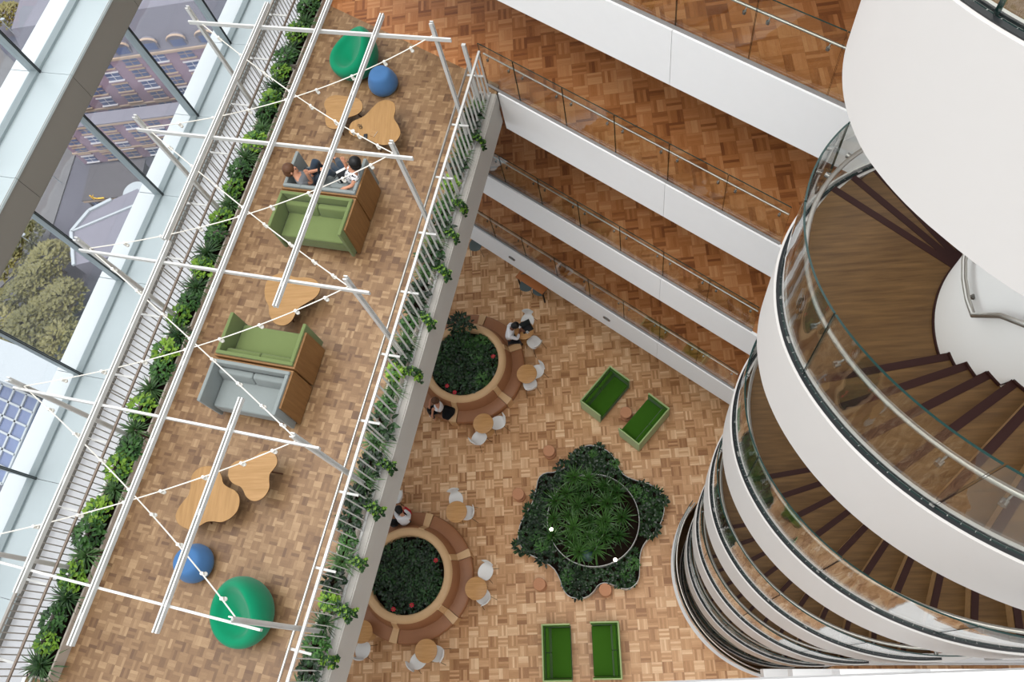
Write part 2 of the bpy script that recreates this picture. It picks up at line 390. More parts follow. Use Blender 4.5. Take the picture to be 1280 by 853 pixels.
for i, (px, py) in enumerate(((641, 322), (759, 398))):
    p = at(px, py, 3.12)
    s = p.dot(GT); c = G(s, FQ + .015, 3.12)
    t = thing('fascia_light', ['small oval light fitting on the lowest gallery edge, above the orange desk', 'small oval light fitting on the lowest gallery edge, towards the spiral stair'][i], 'light', c, GA, 'oval fittings on the lowest gallery edge')
    mb = MB(); mb.lathe([(.001, -.01), (.09, -.01), (.09, .02), (.06, .03)], (0, 0, 0), 20); o = mb.build('bezel', M['chrome'], t, 40); o.rotation_euler = (PI / 2, 0, 0); o.scale = (1.3, .7, 1)
    mb = MB(); mb.lathe([(.001, .0), (.05, .0), (.05, .031), (.001, .034)], (0, 0, 0), 16); o = mb.build('lens', M['frame'], t, 40); o.rotation_euler = (PI / 2, 0, 0); o.scale = (1.3, .7, 1)
# ================================================================ SPIRAL STAIR
D = math.radians
GTAB = [(40, .06), (51, .13), (66, .28), (80, .52), (90, .75), (100, .95), (115, 1.2), (123, 1.3), (131, 1.42), (140, 1.55), (150, 1.70), (160, 1.84), (170, 1.98), (183, 2.18), (190.6, 2.32), (200, 2.49), (210, 2.65), (221.4, 2.82), (234.4, 3.03), (250, 3.3), (273, 3.72), (290, 3.8)]
def gz(deg):
    for (a, x), (c, y) in zip(GTAB[:-1], GTAB[1:]):
        if a <= deg <= c: return x + (y - x) * (deg - a) / (c - a)
    return GTAB[0][1] if deg < 51 else GTAB[-1][1]
TH0, TH1 = 51, 274
def ribbon(mb, a0, a1, prof, m=0, step=2.0):
    n = max(2, int((a1 - a0) / step) + 1); rings = []
    for i in range(n):
        a = a0 + (a1 - a0) * i / (n - 1); z = gz(a)
        rings.append([SC(D(a), r) - C + Vector((0, 0, z + h)) for r, h in prof])
    return mb.loft(rings, True, m)
GJ = [51.3, 79.5, 108, 136.9, 163.5, 190.9, 221.6, 248, 273.5]
def flight():
    t = thing('spiral_stair_flight', '', 'staircase', (C.x, C.y, 0))
    mb = MB(); ribbon(mb, TH0, TH1, [(RO, 0), (RO, -1.06), (RO - .03, -1.09), (RO - .105, -1.09), (RO - .105, 0)]); mb.build('outer_string', M['stairwhite'], t, 40)
    mb = MB(); ribbon(mb, TH0, TH1, [(RO - .02, -.01), (RO - .02, .008), (RO - .045, .008), (RO - .045, -.01)]); ribbon(mb, TH0, TH1, [(RO - .063, -.01), (RO - .063, .012), (RO - .075, .012), (RO - .075, -.01)]); mb.build('glazing_gasket', M['black'], t, 40)
    for a, e in zip(GJ[:-1], GJ[1:]):
        mb = MB(); ro, ri = RO - .046, RO - .062; n = int((e - a) / 1.5) + 2; rings = []
        for i in range(n):
            d = a + .15 + (e - a - .3) * i / (n - 1); zz = gz(d); rings.append([SC(D(d), r) - C + Vector((0, 0, zz + h)) for r, h in ((ro, 0), (ro, 1.1), (ri, 1.1), (ri, 0))])
        k = len(mb.v); vs = [p for r in rings for p in r]; fg = []; fe = []
        for i in range(n - 1):
            a_, b_ = i * 4, i * 4 + 4
            fg += [(a_, a_ + 1, b_ + 1, b_), (a_ + 2, a_ + 3, b_ + 3, b_ + 2)]; fe += [(a_ + 1, a_ + 2, b_ + 2, b_ + 1), (a_ + 3, a_, b_, b_ + 3)]
        fe += [(0, 3, 2, 1), ((n - 1) * 4, (n - 1) * 4 + 1, (n - 1) * 4 + 2, (n - 1) * 4 + 3)]
        mb.add(vs, fg, 0); mb.add(vs, fe, 1); mb.build('glass_panel', [M['glass'], M['gedge']], t, 30)
        for d in (a + 4.5, e - 4.5):
            p = SC(D(d), RO - .085) - C; q = SC(D(d), RO - .15) - C; zz = gz(d)
            mb = MB(); mb.tube([(p.x, p.y, zz + .55), (q.x, q.y, zz + .62)], .009, 6); mb.tube([(p.x + .01 * cos(D(d)), p.y + .01 * sin(D(d)), zz + .55), (p.x - .03 * cos(D(d)), p.y - .03 * sin(D(d)), zz + .55)], .026, 10); mb.build('rail_bracket', M['chrome'], t, 50)
    mb = MB(); mb.tube([SC(D(a), RO - .15) - C + Vector((0, 0, gz(a) + .63)) for a in range(52, 274, 3)], .021, 10); mb.build('outer_handrail', M['steel'], t, 60)
    # treads: ten, a landing, twelve
    hs = .18; lst = []
    for i in range(8): lst.append((67.3 + 8.4 * i, 67.3 + 8.4 * (i + 1), hs * (i + 1)))
    lst.append((134.5, 188.0, hs * 9))
    for i in range(10): lst.append((188 + 8.5 * i, 188 + 8.5 * (i + 1), hs * (10 + i)))
    ri, ro = RI - .02, RO - .112
    def sector(mb, a0, a1, z0, z1, m=0):
        n = max(2, int((a1 - a0) / 3) + 1); aa = [a0 + (a1 - a0) * i / n for i in range(n + 1)]
        for p, q in zip(aa[:-1], aa[1:]):
            mb.loft([[SC(D(x), r) - C + Vector((0, 0, zz)) for x, r in ((p, ri), (p, ro), (q, ro), (q, ri))] for zz in (z0, z1)], True, m)
    for i, (a0, a1, zz) in enumerate(lst):
        mb = MB(); sector(mb, a0, a1 + .6, zz - .035, zz)
        name = 'landing' if a1 - a0 > 20 else 'tread'
        mb.box(Vector((0, 0, 0)), (.001, .001, .001)) if False else None
        rm = (ri + ro) / 2
        o = mb.build(name, M['tread'], t); mb = MB()
        p = SC(D(a0), ri) - C; q = SC(D(a0), ro) - C; e = (q - p).normalized(); nn = Vector((e.y, -e.x, 0)) * -.01
        mb.loft([[p + Vector((0, 0, zz - .18)), q + Vector((0, 0, zz - .18)), q + Vector((0, 0, zz - .18)) + nn, p + Vector((0, 0, zz - .18)) + nn], [p + Vector((0, 0, zz - .035)), q + Vector((0, 0, zz - .035)), q + Vector((0, 0, zz - .035)) + nn, p + Vector((0, 0, zz - .035)) + nn]], True, 0)
        mb.build('riser', M['riser'], o)
        mb = MB(); w = .065; p = SC(D(a0), ri) - C; q = SC(D(a0), ro) - C; e = (q - p).normalized(); nn = Vector((-e.y, e.x, 0))
        mb.loft([[p + nn * a + Vector((0, 0, zz + h)) for p in (p, q)] + [q + nn * (a + w) + Vector((0, 0, zz + h)), p + nn * (a + w) + Vector((0, 0, zz + h))] for a, h in ((-.004, -.012), (-.004, .004))], True)
        mb.build('nosing', M['nosing'], o)
    # soffit plate under the steps and inner handrail
    def tz(a):
        if a < 134.5: return hs * (1 + (a - 67.3) / 8.4)
        if a < 188: return hs * 9
        return hs * (10 + (a - 188) / 8.5)
    mb = MB(); rings = []
    for i in range(76):
        a = 58 + (272 - 58) * i / 75; zz = tz(a) - .33; rings.append([SC(D(a), r) - C + Vector((0, 0, zz + h)) for r, h in ((ri, 0), (ro + .03, 0), (ro + .03, -.05), (ri, -.05))])
    mb.loft(rings, True); mb.build('soffit', M['stairwhite'], t, 40)
    mb = MB(); rings = []
    for i in range(120):
        a = 67.4 + (272.5 - 67.4) * i / 119; zz = tz(math.floor((a - 67.3) / 8.4) * 8.4 + 67.3 if a < 134.5 else (150 if a < 188 else math.floor((a - 188) / 8.5) * 8.5 + 188))
        rings.append([SC(D(a), r) - C + Vector((0, 0, zz + h)) for r, h in ((RI + .0, 0), (RI + .014, 0), (RI + .014, .03), (RI + .0, .03))])
    mb.loft(rings, True); mb.build('skirting', M['nosing'], t)
    mb = MB(); path = [SC(D(a), RI + .075) - C + Vector((0, 0, tz(a) + .92)) for a in [70, 78, 86, 94, 102, 110, 118, 126, 134, 140, 148, 156, 164, 172, 180, 187, 195, 203, 211, 219, 227, 235, 243, 251, 259, 267]]
    mb.tube(path, .021, 10); mb.build('inner_handrail', M['steel'], t, 60)
    for a in (78, 110, 140, 178, 205, 235, 262):
        mb = MB(); p = SC(D(a), RI) - C; q = SC(D(a), RI + .075) - C; zz = tz(a) + .92
        mb.tube([(p.x, p.y, zz - .06), (q.x, q.y, zz - .02)], .008, 6); mb.lathe([(.02, -.012), (.02, .012)], (p.x + .006 * cos(D(a)), p.y + .006 * sin(D(a)), zz - .06), 8); mb.build('inner_rail_bracket', M['chrome'], t)
    return t
proto = flight()
FL = [(18.0, 'uppermost spiral stair flight, its broad white side cut off by the top right corner'),
      (14.4, 'spiral stair flight with the large oak landing seen from above, second from the top'),
      (10.8, 'spiral stair flight third from the top, under the flight with the large landing'),
      (7.2, 'spiral stair flight fourth from the top, a white ribbon curving under the third'),
      (3.6, 'narrow looking spiral stair flight fifth from the top, second above the ground floor'),
      (0, 'lowest visible spiral stair flight rising from the parquet ground floor'),
      (-3.6, 'dark spiral stair flight going down through the round floor opening')]
proto.location.z = FL[0][0]; proto['label'] = FL[0][1]; proto['group'] = 'flights of the spiral stair'
for zz, lb in FL[1:]: dup(proto, (C.x, C.y, zz), 0, lb, 'flights of the spiral stair')
mb = MB(); mb.lathe([(RI, -3.6), (RI, 23.4)], (C.x, C.y, 0), 96); struct(mb.build('wall_stair_core', M['corewhite'], None, 40))
# walkways that close the ring at every floor
for k in range(1, 6):
    mb = MB(); n = 24; aa = [D(274 + (411 - 274) * i / n) for i in range(n + 1)]
    for p, q in zip(aa[:-1], aa[1:]): mb.loft([[SC(x, r, zz) for x, r in ((p, RI), (p, RO), (q, RO), (q, RI))] for zz in (L[k] - .35, L[k])], True)
    struct(mb.build('floor_stair_walkway', M['floorg']))
    mb = MB(); mb.box((C.x + 3.2, C.y - .6, L[k] - .3), (4.5, 3.6, .58)); struct(mb.build('slab_walkway', M['white']))
    if k < 5: mb = MB(); ym = .04 + .02 * (4 - k); mb.box((5.9, ym - .4, L[k] - .25), (6.6, .8, .5)); struct(mb.build('slab_stair_link', M['white']))
    mb = MB(); rings = [[SC(x, r, L[k] + h) for r, h in ((RO + .01, .12), (RO + .01, -1), (RO - .1, -1), (RO - .1, .12))] for x in aa[:8]]
    mb.loft(rings, True); struct(mb.build('trim_stair_%d' % k, M['stairwhite'], None, 40))
# rail around the opening in the ground floor
t = thing('floor_opening_rail', 'low glass and steel rail around the round stair opening in the ground floor', 'balustrade', (C.x, C.y, 0))
mb = MB(); n = 90; aa = [D(140 + 140 * i / n) for i in range(n + 1)]
rings = [[SC(x, r) - C + Vector((0, 0, h)) for r, h in ((2.70, 0), (2.70, 1.05), (2.685, 1.05), (2.685, 0))] for x in aa]
vs = [p for r in rings for p in r]; fg = []; fe = []
for i in range(n): a_, b_ = i * 4, i * 4 + 4; fg += [(a_, a_ + 1, b_ + 1, b_), (a_ + 2, a_ + 3, b_ + 3, b_ + 2)]; fe += [(a_ + 1, a_ + 2, b_ + 2, b_ + 1)]
mb.add(vs, fg, 0); mb.add(vs, fe, 1); mb.build('glass_panel', [M['glass'], M['gedge']], t, 30)
mb = MB(); mb.tube([SC(x, 2.62) - C + Vector((0, 0, .95)) for x in aa], .021, 8); mb.build('handrail', M['steel'], t, 60)
mb = MB(); mb.loft([[SC(x, r) - C + Vector((0, 0, h)) for r, h in ((2.74, 0), (2.74, .05), (2.64, .05), (2.64, 0))] for x in aa], True); mb.build('base_channel', M['white'], t)
# ================================================================ TERRACE: rails, planters, pergola
LT = L[3]
def local(t, p): return Vector(p) - t.location
def slat_rail(name, label, a_s, a_h, b0, b1, h, step, hh, mat_r, flip):
    t = thing(name, label, 'railing', T(a_s, (b0 + b1) / 2, LT))
    l = lambda a, b, z: local(t, T(a, b, LT + z))
    mb = MB(); mb.bar(l(a_s, b0, h), l(a_s, b1, h), .04, .04); mb.build('top_rail', M['backlitslat' if flip else 'whitesteel'], t)
    if not flip: mb = MB(); mb.bar(l(-.26, 10.23, 0), l(-.26, 10.23, 1.6), .07, .05); mb.build('end_post', M['whitesteel'], t)
    mb = MB(); mb.bar(l(a_s, b0, .06), l(a_s, b1, .06), .04, .02); mb.build('bottom_rail', M['whitesteel'], t)
    n = int((b1 - b0) / 2.2 + .5)
    for i in range(n):
        mb = MB(); p, q = b0 + (b1 - b0) * i / n, b0 + (b1 - b0) * (i + 1) / n; b = p
        while b < q - 1e-4:
            mb.bar(l(a_s, b, .02), l(a_s, b, h), *((.035, .012) if not flip else (.012, .016))); b += step
        mb.build('slat_panel', M['backlitslat' if flip else 'whitesteel'], t)
    mb = MB(); mb.tube([l(a_h, b0, hh), l(a_h, b1, hh)], .022, 10); mb.build('handrail', mat_r, t, 60)
    b = b0 + .35
    while b < b1:
        mb = MB(); mb.bar(l(a_h - (.02 if flip else -.02), b, hh - .03), l(a_s + (.12 if not flip else -.12), b, hh - .03), .035, .02); mb.build('rail_bracket', M['whitesteel'], t); b += 1.1
    return t
slat_rail('slat_railing', 'white vertical slat railing along the terrace edge over the ground floor', -.13, -.34, -1.2, 10.5, 1.15, .152, .95, M['steel'], False)
slat_rail('slat_railing', 'white slat railing with backlit dark handrail on the window side of the terrace', -4.62, -4.28, -1.2, 14.5, 1.1, .1, .95, M['backlitrail'], True)
# trough planters
def trough(label, a0, a1, b0, b1, h):
    t = thing('trough_planter', label, 'planter', T((a0 + a1) / 2, (b0 + b1) / 2, LT)); w = abs(a1 - a0)
    mb = MB(); c = local(t, T((a0 + a1) / 2, (b0 + b1) / 2, LT)); ln = b1 - b0
    for s in (-1, 1): mb.box(c + Vector((TM.x * s * (w / 2 - .015), TM.y * s * (w / 2 - .015), h / 2)), (.03, ln, h), TA)
    for s in (-1, 1): mb.box(c + Vector((TU.x * s * (ln / 2 - .015), TU.y * s * (ln / 2 - .015), h / 2)), (w, .03, h), TA)
    mb.build('trough', M['trough'], t)
    mb = MB(); mb.box(c + Vector((0, 0, h * .4)), (w - .06, ln - .06, h * .8), TA); mb.build('soil', M['soil'], t)
b = -1.1; i = 0
NUM = ['first', 'second', 'third', 'fourth', 'fifth', 'sixth', 'seventh', 'eighth', 'ninth', 'tenth']
while b < 14:
    trough('grey trough planter on the window side of the terrace, %s from the bottom' % NUM[i], -4.58, -4.2, b + .02, b + 1.9, .24); b += 1.95; i += 1
b = -1.1; i = 0
while b < 10:
    trough('grey trough planter behind the atrium side slat railing, %s from the bottom' % NUM[i], -.38, -.16, b + .02, min(b + 1.9, 10.4), .2); b += 1.95; i += 1
# pergola of white steel: posts, cross beams, twin purlins
t = thing('pergola', 'white steel pergola of posts, cross beams and long rails over the terrace', 'pergola', T(-2.4, 5, LT))
l = lambda a, b, z: local(t, T(a, b, LT + z))
PB = [.53, 2.73, 4.93, 7.13, 9.35]
for b in PB:
    for a in (-.25, -4.53):
        mb = MB(); d = -.035
        for s in (-1, 1): mb.bar(l(a, b + .024 * s, .0), l(a, b + .024 * s, 3.0), .055, .018)
        mb.bar(l(a, b, .0), l(a, b, 2.94), .03, .04)
        mb.build('post', M['whitesteel'], t)
    mb = MB(); mb.bar(l(-4.65, b - .045, 2.7), l(.02, b - .045, 2.7), .03, .07); mb.build('cross_beam', M['whitesteel'], t)
def purlin(a, b0, b1):
    mb = MB()
    for s in (-1, 1): mb.bar(l(a + .022 * s, b0, 2.77), l(a + .022 * s, b1, 2.77), .022, .07)
    b = b0 + .3
    while b < b1: mb.bar(l(a, b, 2.76), l(a, b + .08, 2.76), .03, .05); b += 1.1
    mb.build('purlin', M['whitesteel'], t)
for a, b0, b1 in ((-2.225, -.2, 12.4), (-1.22, 4.45, 9.66), (-1.22, .17, 3.12), (-3.3, 5.22, 9.75), (-3.22, .2, 5.2)): purlin(a, b0, b1)
# light strings: two sagging cables cross in every bay
BAYL = ['lowest bay', 'second lowest bay', 'third lowest bay', 'uppermost bay']
k = 0
for i in range(4):
    for dirn in (0, 1):
        b0, b1 = (PB[i], PB[i + 1]) if dirn == 0 else (PB[i + 1], PB[i])
        p, q = T(-4.5, b0, LT + 2.72), T(-.3, b1, LT + 2.72)
        s = thing('string_light', 'white bulb string across the %s of the pergola, running to the %s' % (BAYL[i], 'upper right' if dirn == 0 else 'upper left'), 'string lights', (p + q) / 2, 0, 'light strings crossing under the pergola')
        pts = []
        for j in range(21):
            u = j / 20; w = p.lerp(q, u); w.z -= .42 * 4 * u * (1 - u) * .8; pts.append(local(s, w))
        mb = MB(); mb.tube(pts, .009, 6); mb.build('cable', M['cable'], s, 60)
        for u in (.1, .21, .33, .46, .57, .7, .82, .92):
            w = pts[0].lerp(pts[-1], u); w = Vector((w.x, w.y, pts[0].z - .42 * 4 * u * (1 - u) * .8))
            mb = MB(); mb.lathe([(.022, .0), (.026, -.05), (.001, -.052)], w + Vector((0, 0, .01)), 8); mb.ball(w + Vector((.01, 0, -.07)), .03, (1, 1, 1), 8); mb.build('bulb', M['bulb'], s, 60)
# ================================================================ SOFAS
def sofa(shell, fab, W=1.4, DD=.75, H=.83, wood=False):
    t = thing('high_backed_sofa', '', 'sofa')
    z0 = .1 if not wood else .03
    mb = MB(); th = .035
    mb.box((0, DD / 2 - th / 2, (z0 + H) / 2), (W, th, H - z0))
    mb.build('back_shell', shell, t, bevel=.008)
    for s in (-1, 1):
        mb = MB(); mb.loft([[(s * W / 2, DD / 2 - th, z0), (s * W / 2, -DD / 2 + (.08 if wood else .03), z0), (s * W / 2, -DD / 2 + (.10 if wood else .0), H), (s * W / 2, DD / 2 - th, H)][::(1 if s > 0 else -1)], [(s * (W / 2 - th), DD / 2 - th, z0), (s * (W / 2 - th), -DD / 2 + (.08 if wood else .03), z0), (s * (W / 2 - th), -DD / 2 + (.10 if wood else .0), H), (s * (W / 2 - th), DD / 2 - th, H)][::(1 if s > 0 else -1)]], True)
        mb.build('side_shell', shell, t)
    ins = W - 2 * th; f = .06 if wood else .035
    e = .05 if wood else -.05
    mb = MB(); mb.box((0, DD / 2 - th - f / 2, (z0 + .08 + H + e) / 2), (ins, f, H + e - z0 - .08)); mb.build('back_lining', fab, t, bevel=.012)
    for s in (-1, 1):
        mb = MB(); x0, x1 = s * ins / 2, s * (ins / 2 - f); yb, yf = DD / 2 - th - f, -DD / 2 - (.03 if wood else -.015)
        mb.loft([[(x, yb, z0 + .08), (x, yf, z0 + .08), (x, yf - (.0), H + e), (x, yb, H + e)] for x in (x0, x1)], True); mb.build('wing_lining', fab, t, bevel=.012)
    sw = ins - 2 * f
    mb = MB(); mb.box((0, -.03, .3), (sw - .006, DD - .1, .26)); mb.build('seat_base', fab, t, bevel=.02)
    mb = MB(); mb.box((0, -.045, .44), (sw - .008, DD - .12, .1)); mb.build('seat_cushion', fab, t, bevel=.035)
    for s in (-1, 1):
        mb = MB(); w = sw / 2 - .006; yb = DD / 2 - th - f
        mb.loft([[(s * .004, yb - .17, .48), (s * (.004 + w), yb - .17, .48), (s * (.004 + w), yb - .01, .48), (s * .004, yb - .01, .48)], [(s * .004, yb - .11, H - .12), (s * (.004 + w), yb - .11, H - .12), (s * (.004 + w), yb - .01, H - .12), (s * .004, yb - .01, H - .12)]], True); mb.build('back_cushion', fab, t, bevel=.03)
    for x in (-1, 1):
        for y in (-1, 1):
            mb = MB(); mb.lathe([(.018, 0), (.018, z0 + .09)], (x * (W / 2 - .1), y * (DD / 2 - .1), 0), 10); mb.build('leg', M['black'], t)
    return t
def place(o, p, rz, label, group=None, sc=None):
    o.location = p; o.rotation_euler = (0, 0, rz); o['label'] = label
    if group: o['group'] = group
    if sc: o.scale = sc
    return o
g = sofa(M['greenfelt'], M['greendk'])
gr = 'green sofas on the ground floor'
def sofa_at(o, p, q, front, label):      # p,q: the two back corners (plan); front: a point in front
    m = (Vector(p) + Vector(q)) / 2; d = (Vector(q) - Vector(p)).normalized(); n = Vector((-d.y, d.x))
    if n.dot(Vector(front) - m) < 0: n = -n
    c = m + n * .375; rz = math.atan2(n.y, n.x) + PI / 2
    return place(o, (c.x, c.y, 0), rz, label, gr)
sofa_at(g, (-.41, 8.39), (-1.32, 7.35), (0, 7), 'green sofa by the cork stool with its dark inside facing the lower right')
sofa_at(dup(g), (.3, 5.95), (1.23, 6.98), (0, 7), 'green sofa by the cork stool that shows its pale outer back')
sofa_at(dup(g), (-2.55, 1.21), (-2.53, -.19), (-2, .5), 'darker left one of the two facing green sofas at the bottom edge')
sofa_at(dup(g), (-.52, 1.27), (-.50, -.13), (-1, .5), 'brighter right one of the two facing green sofas at the bottom edge')
pg = sofa(M['oakv'], M['greenpod'], 1.46, .74, .82, True); py = sofa(M['oakv'], M['grey'], 1.46, .74, .82, True)
gp = 'wood shelled sofas back to back on the terrace'
def pod(c, up, dn, lu, ld):
    c = Vector((c[0], c[1], 0))
    u = c + TU * .385; place(up, (u.x, u.y, LT), TA + PI, lu, gp)
    d = c - TU * .385; place(dn, (d.x, d.y, LT), TA, ld, gp)
pod((-5.12, 7.77), py, pg, 'grey upholstered wood shelled sofa with two people on it', 'green upholstered wood shelled sofa backing onto the grey sofa with people')
pod((-5.90, 4.62), dup(pg), dup(py), 'green upholstered wood shelled sofa backing onto the empty grey sofa', 'empty grey upholstered wood shelled sofa facing the two wood tables')
# ================================================================ ROUND LOUNGE CHAIRS AND POUFS
def egg():
    t = thing('lounge_chair', '', 'chair'); n = 40; R0 = .5
    def rim(th):      # height of the rim, back at +y
        c = (sin(th) + 1) / 2; return .38 + .46 * (c ** 1.6)
    rings = []
    prof_o = [(.30, 0), (.40, .05), (.48, .16), (.52, .3)]
    def pt(th, r, z): return (r * 1.02 * cos(th), r * .98 * sin(th), z)
    A = [2 * PI * j / n for j in range(n)]
    rings.append([pt(a, .05, 0.0) for a in A])
    for r, z in prof_o: rings.append([pt(a, r, z * (rim(a) / .46) ** .5) for a in A])
    rings.append([pt(a, .515 - .05 * (sin(a) + 1) / 2, rim(a) * .84) for a in A])
    rings.append([pt(a, .49 - .10 * (sin(a) + 1) / 2, rim(a) * .96) for a in A])
    rings.append([pt(a, .44 - .10 * (sin(a) + 1) / 2, rim(a)) for a in A])
    rings.append([pt(a, .385 - .09 * (sin(a) + 1) / 2, rim(a) * .97) for a in A])
    def inn(f, z): return [(pt(a, .34 * f, 0)[0], pt(a, .30 * f, 0)[1] - .03 - .05 * (1 - f), z * (1 - f) + (rim(a) * .80) * f) for a in A]
    rings.append(inn(.9, .3)); rings.append(inn(.68, .25)); rings.append(inn(.42, .22)); rings.append(inn(.05, .215))
    mb = MB(); mb.loft(rings, True); mb.build('body', M['emerald'], t, 180, sub=1)
    mb = MB(); mb.lathe([(.26, 0), (.26, .02), (.05, .03)], (0, 0, 0), 24); mb.build('base_ring', M['black'], t)
    return t
e = egg()
p = at(441, 66, LT + .4); place(e, (p.x, p.y, LT), D(-78), 'emerald green round lounge chair at the top of the terrace beside a blue pouf', 'emerald lounge chairs', (1.02, 1.02, 1.02))
p = at(299, 765, LT + .4); place(dup(e), (p.x, p.y, LT), D(-53), 'emerald green round lounge chair in the lower part of the terrace', 'emerald lounge chairs', (1.0, 1.0, 1.0))
def pouf():
    t = thing('pouf', '', 'pouf')
    mb = MB(); mb.lathe([(.20, 0), (.255, .03), (.29, .1), (.295, .17), (.27, .27), (.225, .37), (.2, .41), (.16, .43), (.05, .425), (.001, .42)], (0, 0, 0), 36); mb.build('cover', M['blue'], t, 180)
    mb = MB(); mb.lathe([(.19, -.001), (.19, .012)], (0, 0, 0), 24); mb.build('foot_ring', M['black'], t); return t
o = pouf(); p = at(478, 101, LT + .2); place(o, (p.x, p.y, LT), 0, 'blue pouf touching the upper emerald lounge chair', 'blue poufs')
p = at(241, 704, LT + .2); place(dup(o), (p.x, p.y, LT), .4, 'blue pouf above the lower emerald lounge chair', 'blue poufs', (1.02, 1.02, 1))
# ================================================================ CLOUD TABLES
def catmull(P, k=4):
    o = []; n = len(P)
    for i in range(n):
        a, b_, c, d = P[i - 1], P[i], P[(i + 1) % n], P[(i + 2) % n]
        for j in range(k):
            t = j / k; o.append(.5 * ((2 * b_) + (c - a) * t + (2 * a - 5 * b_ + 4 * c - d) * t * t + (3 * b_ - a - 3 * c + d) * t ** 3))
    return o
def smooth(poly, it=2):
    for _ in range(it):
        q = []
        for i in range(len(poly)):
            a, b_ = poly[i], poly[(i + 1) % len(poly)]; q += [a * .75 + b_ * .25, a * .25 + b_ * .75]
        poly = q
    return poly
def cloud(pix, ox, oy, sc, h, label, rot):
    w = [at(ox + x / sc, oy + y / sc, LT + h) for x, y in pix]
    c = sum(w, Vector()) / len(w); t = thing('cloud_table', label, 'table', (c.x, c.y, LT), 0, 'cloud shaped wood tables')
    poly = catmull([Vector((p.x - c.x, p.y - c.y)) for p in w])
    if sum(poly[i].x * poly[(i + 1) % len(poly)].y - poly[i].y * poly[(i + 1) % len(poly)].x for i in range(len(poly))) < 0: poly = poly[::-1]
    def ring(f, z): return [(p.x * f, p.y * f, z) for p in poly]
    mb = MB(); mb.loft([ring(.975, h - .028), ring(1, h - .02), ring(1, h - .003)], True, 1); mb.loft([ring(.999, h - .003), ring(.992, h)], True, 0); mb.build('top', [M['oak' + rot], M['oakedge']], t)
    for a in (20, 140, 260):
        d = Vector((cos(D(a)), sin(D(a))));
        mb = MB(); mb.tube([(d.x * .18, d.y * .18, h - .03), (d.x * .3, d.y * .3, 0)], .014, 8); mb.build('leg', M['oakedge'], t)
    return t
M['oak0'] = M['oak']; M['oak1'] = wood('oak_table_turned', '#96703f', '#a9814f', 1, .9, .45)
cloud([(340, 520), (360, 487), (400, 475), (440, 480), (500, 488), (528, 510), (531, 545), (505, 572), (455, 592), (425, 628), (395, 645), (355, 632), (345, 590), (350, 555)], 320, 0, 4, .38, 'cloud shaped wood table with nothing on it, behind the table with the cup', '0')
cloud([(465, 640), (482, 608), (540, 580), (590, 530), (620, 506), (658, 500), (690, 515), (697, 550), (690, 590), (712, 628), (722, 670), (692, 712), (640, 725), (600, 716), (560, 697), (500, 685), (468, 668)], 320, 0, 4, .45, 'cloud shaped wood table with a cup, phone and notebook on it', '1')
cloud([(43, 590), (58, 548), (95, 522), (140, 515), (200, 535), (250, 535), (300, 550), (321, 590), (300, 632), (250, 665), (210, 692), (180, 750), (140, 776), (95, 766), (66, 722), (63, 680), (45, 640)], 320, 213, 4, .42, 'single cloud shaped wood table between the two sofa pairs', '0')
cloud([(605, 390), (610, 335), (640, 287), (690, 256), (750, 250), (800, 246), (850, 212), (920, 172), (990, 175), (1035, 222), (1040, 282), (1010, 332), (976, 375), (970, 430), (970, 500), (932, 570), (870, 612), (810, 612), (762, 572), (738, 520), (710, 487), (660, 467), (622, 432)], 200, 540, 7.11, .45, 'smaller cloud shaped wood table facing the empty grey sofa, overlapping the larger one', '0')
cloud([(270, 485), (278, 400), (318, 342), (380, 310), (450, 306), (515, 335), (548, 398), (562, 455), (602, 490), (665, 522), (702, 572), (705, 642), (680, 712), (622, 770), (545, 803), (470, 797), (410, 803), (360, 832), (290, 868), (230, 860), (175, 830), (145, 790), (138, 740), (165, 675), (212, 610), (252, 562)], 200, 540, 7.11, .36, 'larger cloud shaped wood table facing the empty grey sofa', '1')
TZ = LT + .451
def small(name, label, cat, px, py, z): p = at(px, py, z); return thing(name, label, cat, p)
t = small('cup', 'white takeaway cup on the cloud table', 'cup', 443, 168, TZ)
mb = MB(); mb.lathe([(.028, 0), (.038, .09), (.036, .09), (.03, .02), (.001, .018)], (0, 0, 0), 18); mb.build('cup_body', M['paper'], t, 50)
mb = MB(); mb.lathe([(.04, .088), (.04, .1), (.03, .104), (.001, .1)], (0, 0, 0), 18); mb.build('lid', M['whiteplastic'], t, 50)
t = small('wallet', 'small dark wallet on the cloud table beside the cup', 'wallet', 457, 171, TZ)
mb = MB(); mb.box((0, 0, .012), (.07, .1, .024)); mb.build('cover', M['device'], t, bevel=.006); mb = MB(); mb.box((.001, 0, .0125), (.07, .094, .01)); mb.build('pages', M['seam'], t)
t = small('eyeglasses', 'dark folded glasses on the cloud table above the cup', 'glasses', 450, 159, TZ)
for s in (-1, 1):
    mb = MB(); mb.tube([(.026 * cos(a) + s * .034, .02 * sin(a), .022) for a in [2 * PI * i / 14 for i in range(14)]], .004, 6, 0, True); mb.build('lens_rim', M['device'], t)
mb = MB(); mb.tube([(-.01, 0, .022), (.01, 0, .022)], .003, 6); mb.tube([(-.06, 0, .02), (-.055, .02, .004), (.04, .04, .004)], .003, 6); mb.tube([(.06, 0, .02), (.055, .02, .01), (-.04, .045, .01)], .003, 6); mb.build('temples', M['device'], t); t.rotation_euler.z = -1.0
t = small('notebook', 'closed brown notebook lying flat on the cloud table', 'notebook', 467, 167, TZ)
mb = MB(); mb.box((0, 0, .006), (.1, .14, .012)); mb.build('cover', M['oak'], t, bevel=.003); mb = MB(); mb.box((.002, 0, .006), (.1, .134, .008)); mb.build('pages', M['paper'], t); t.rotation_euler.z = -.5
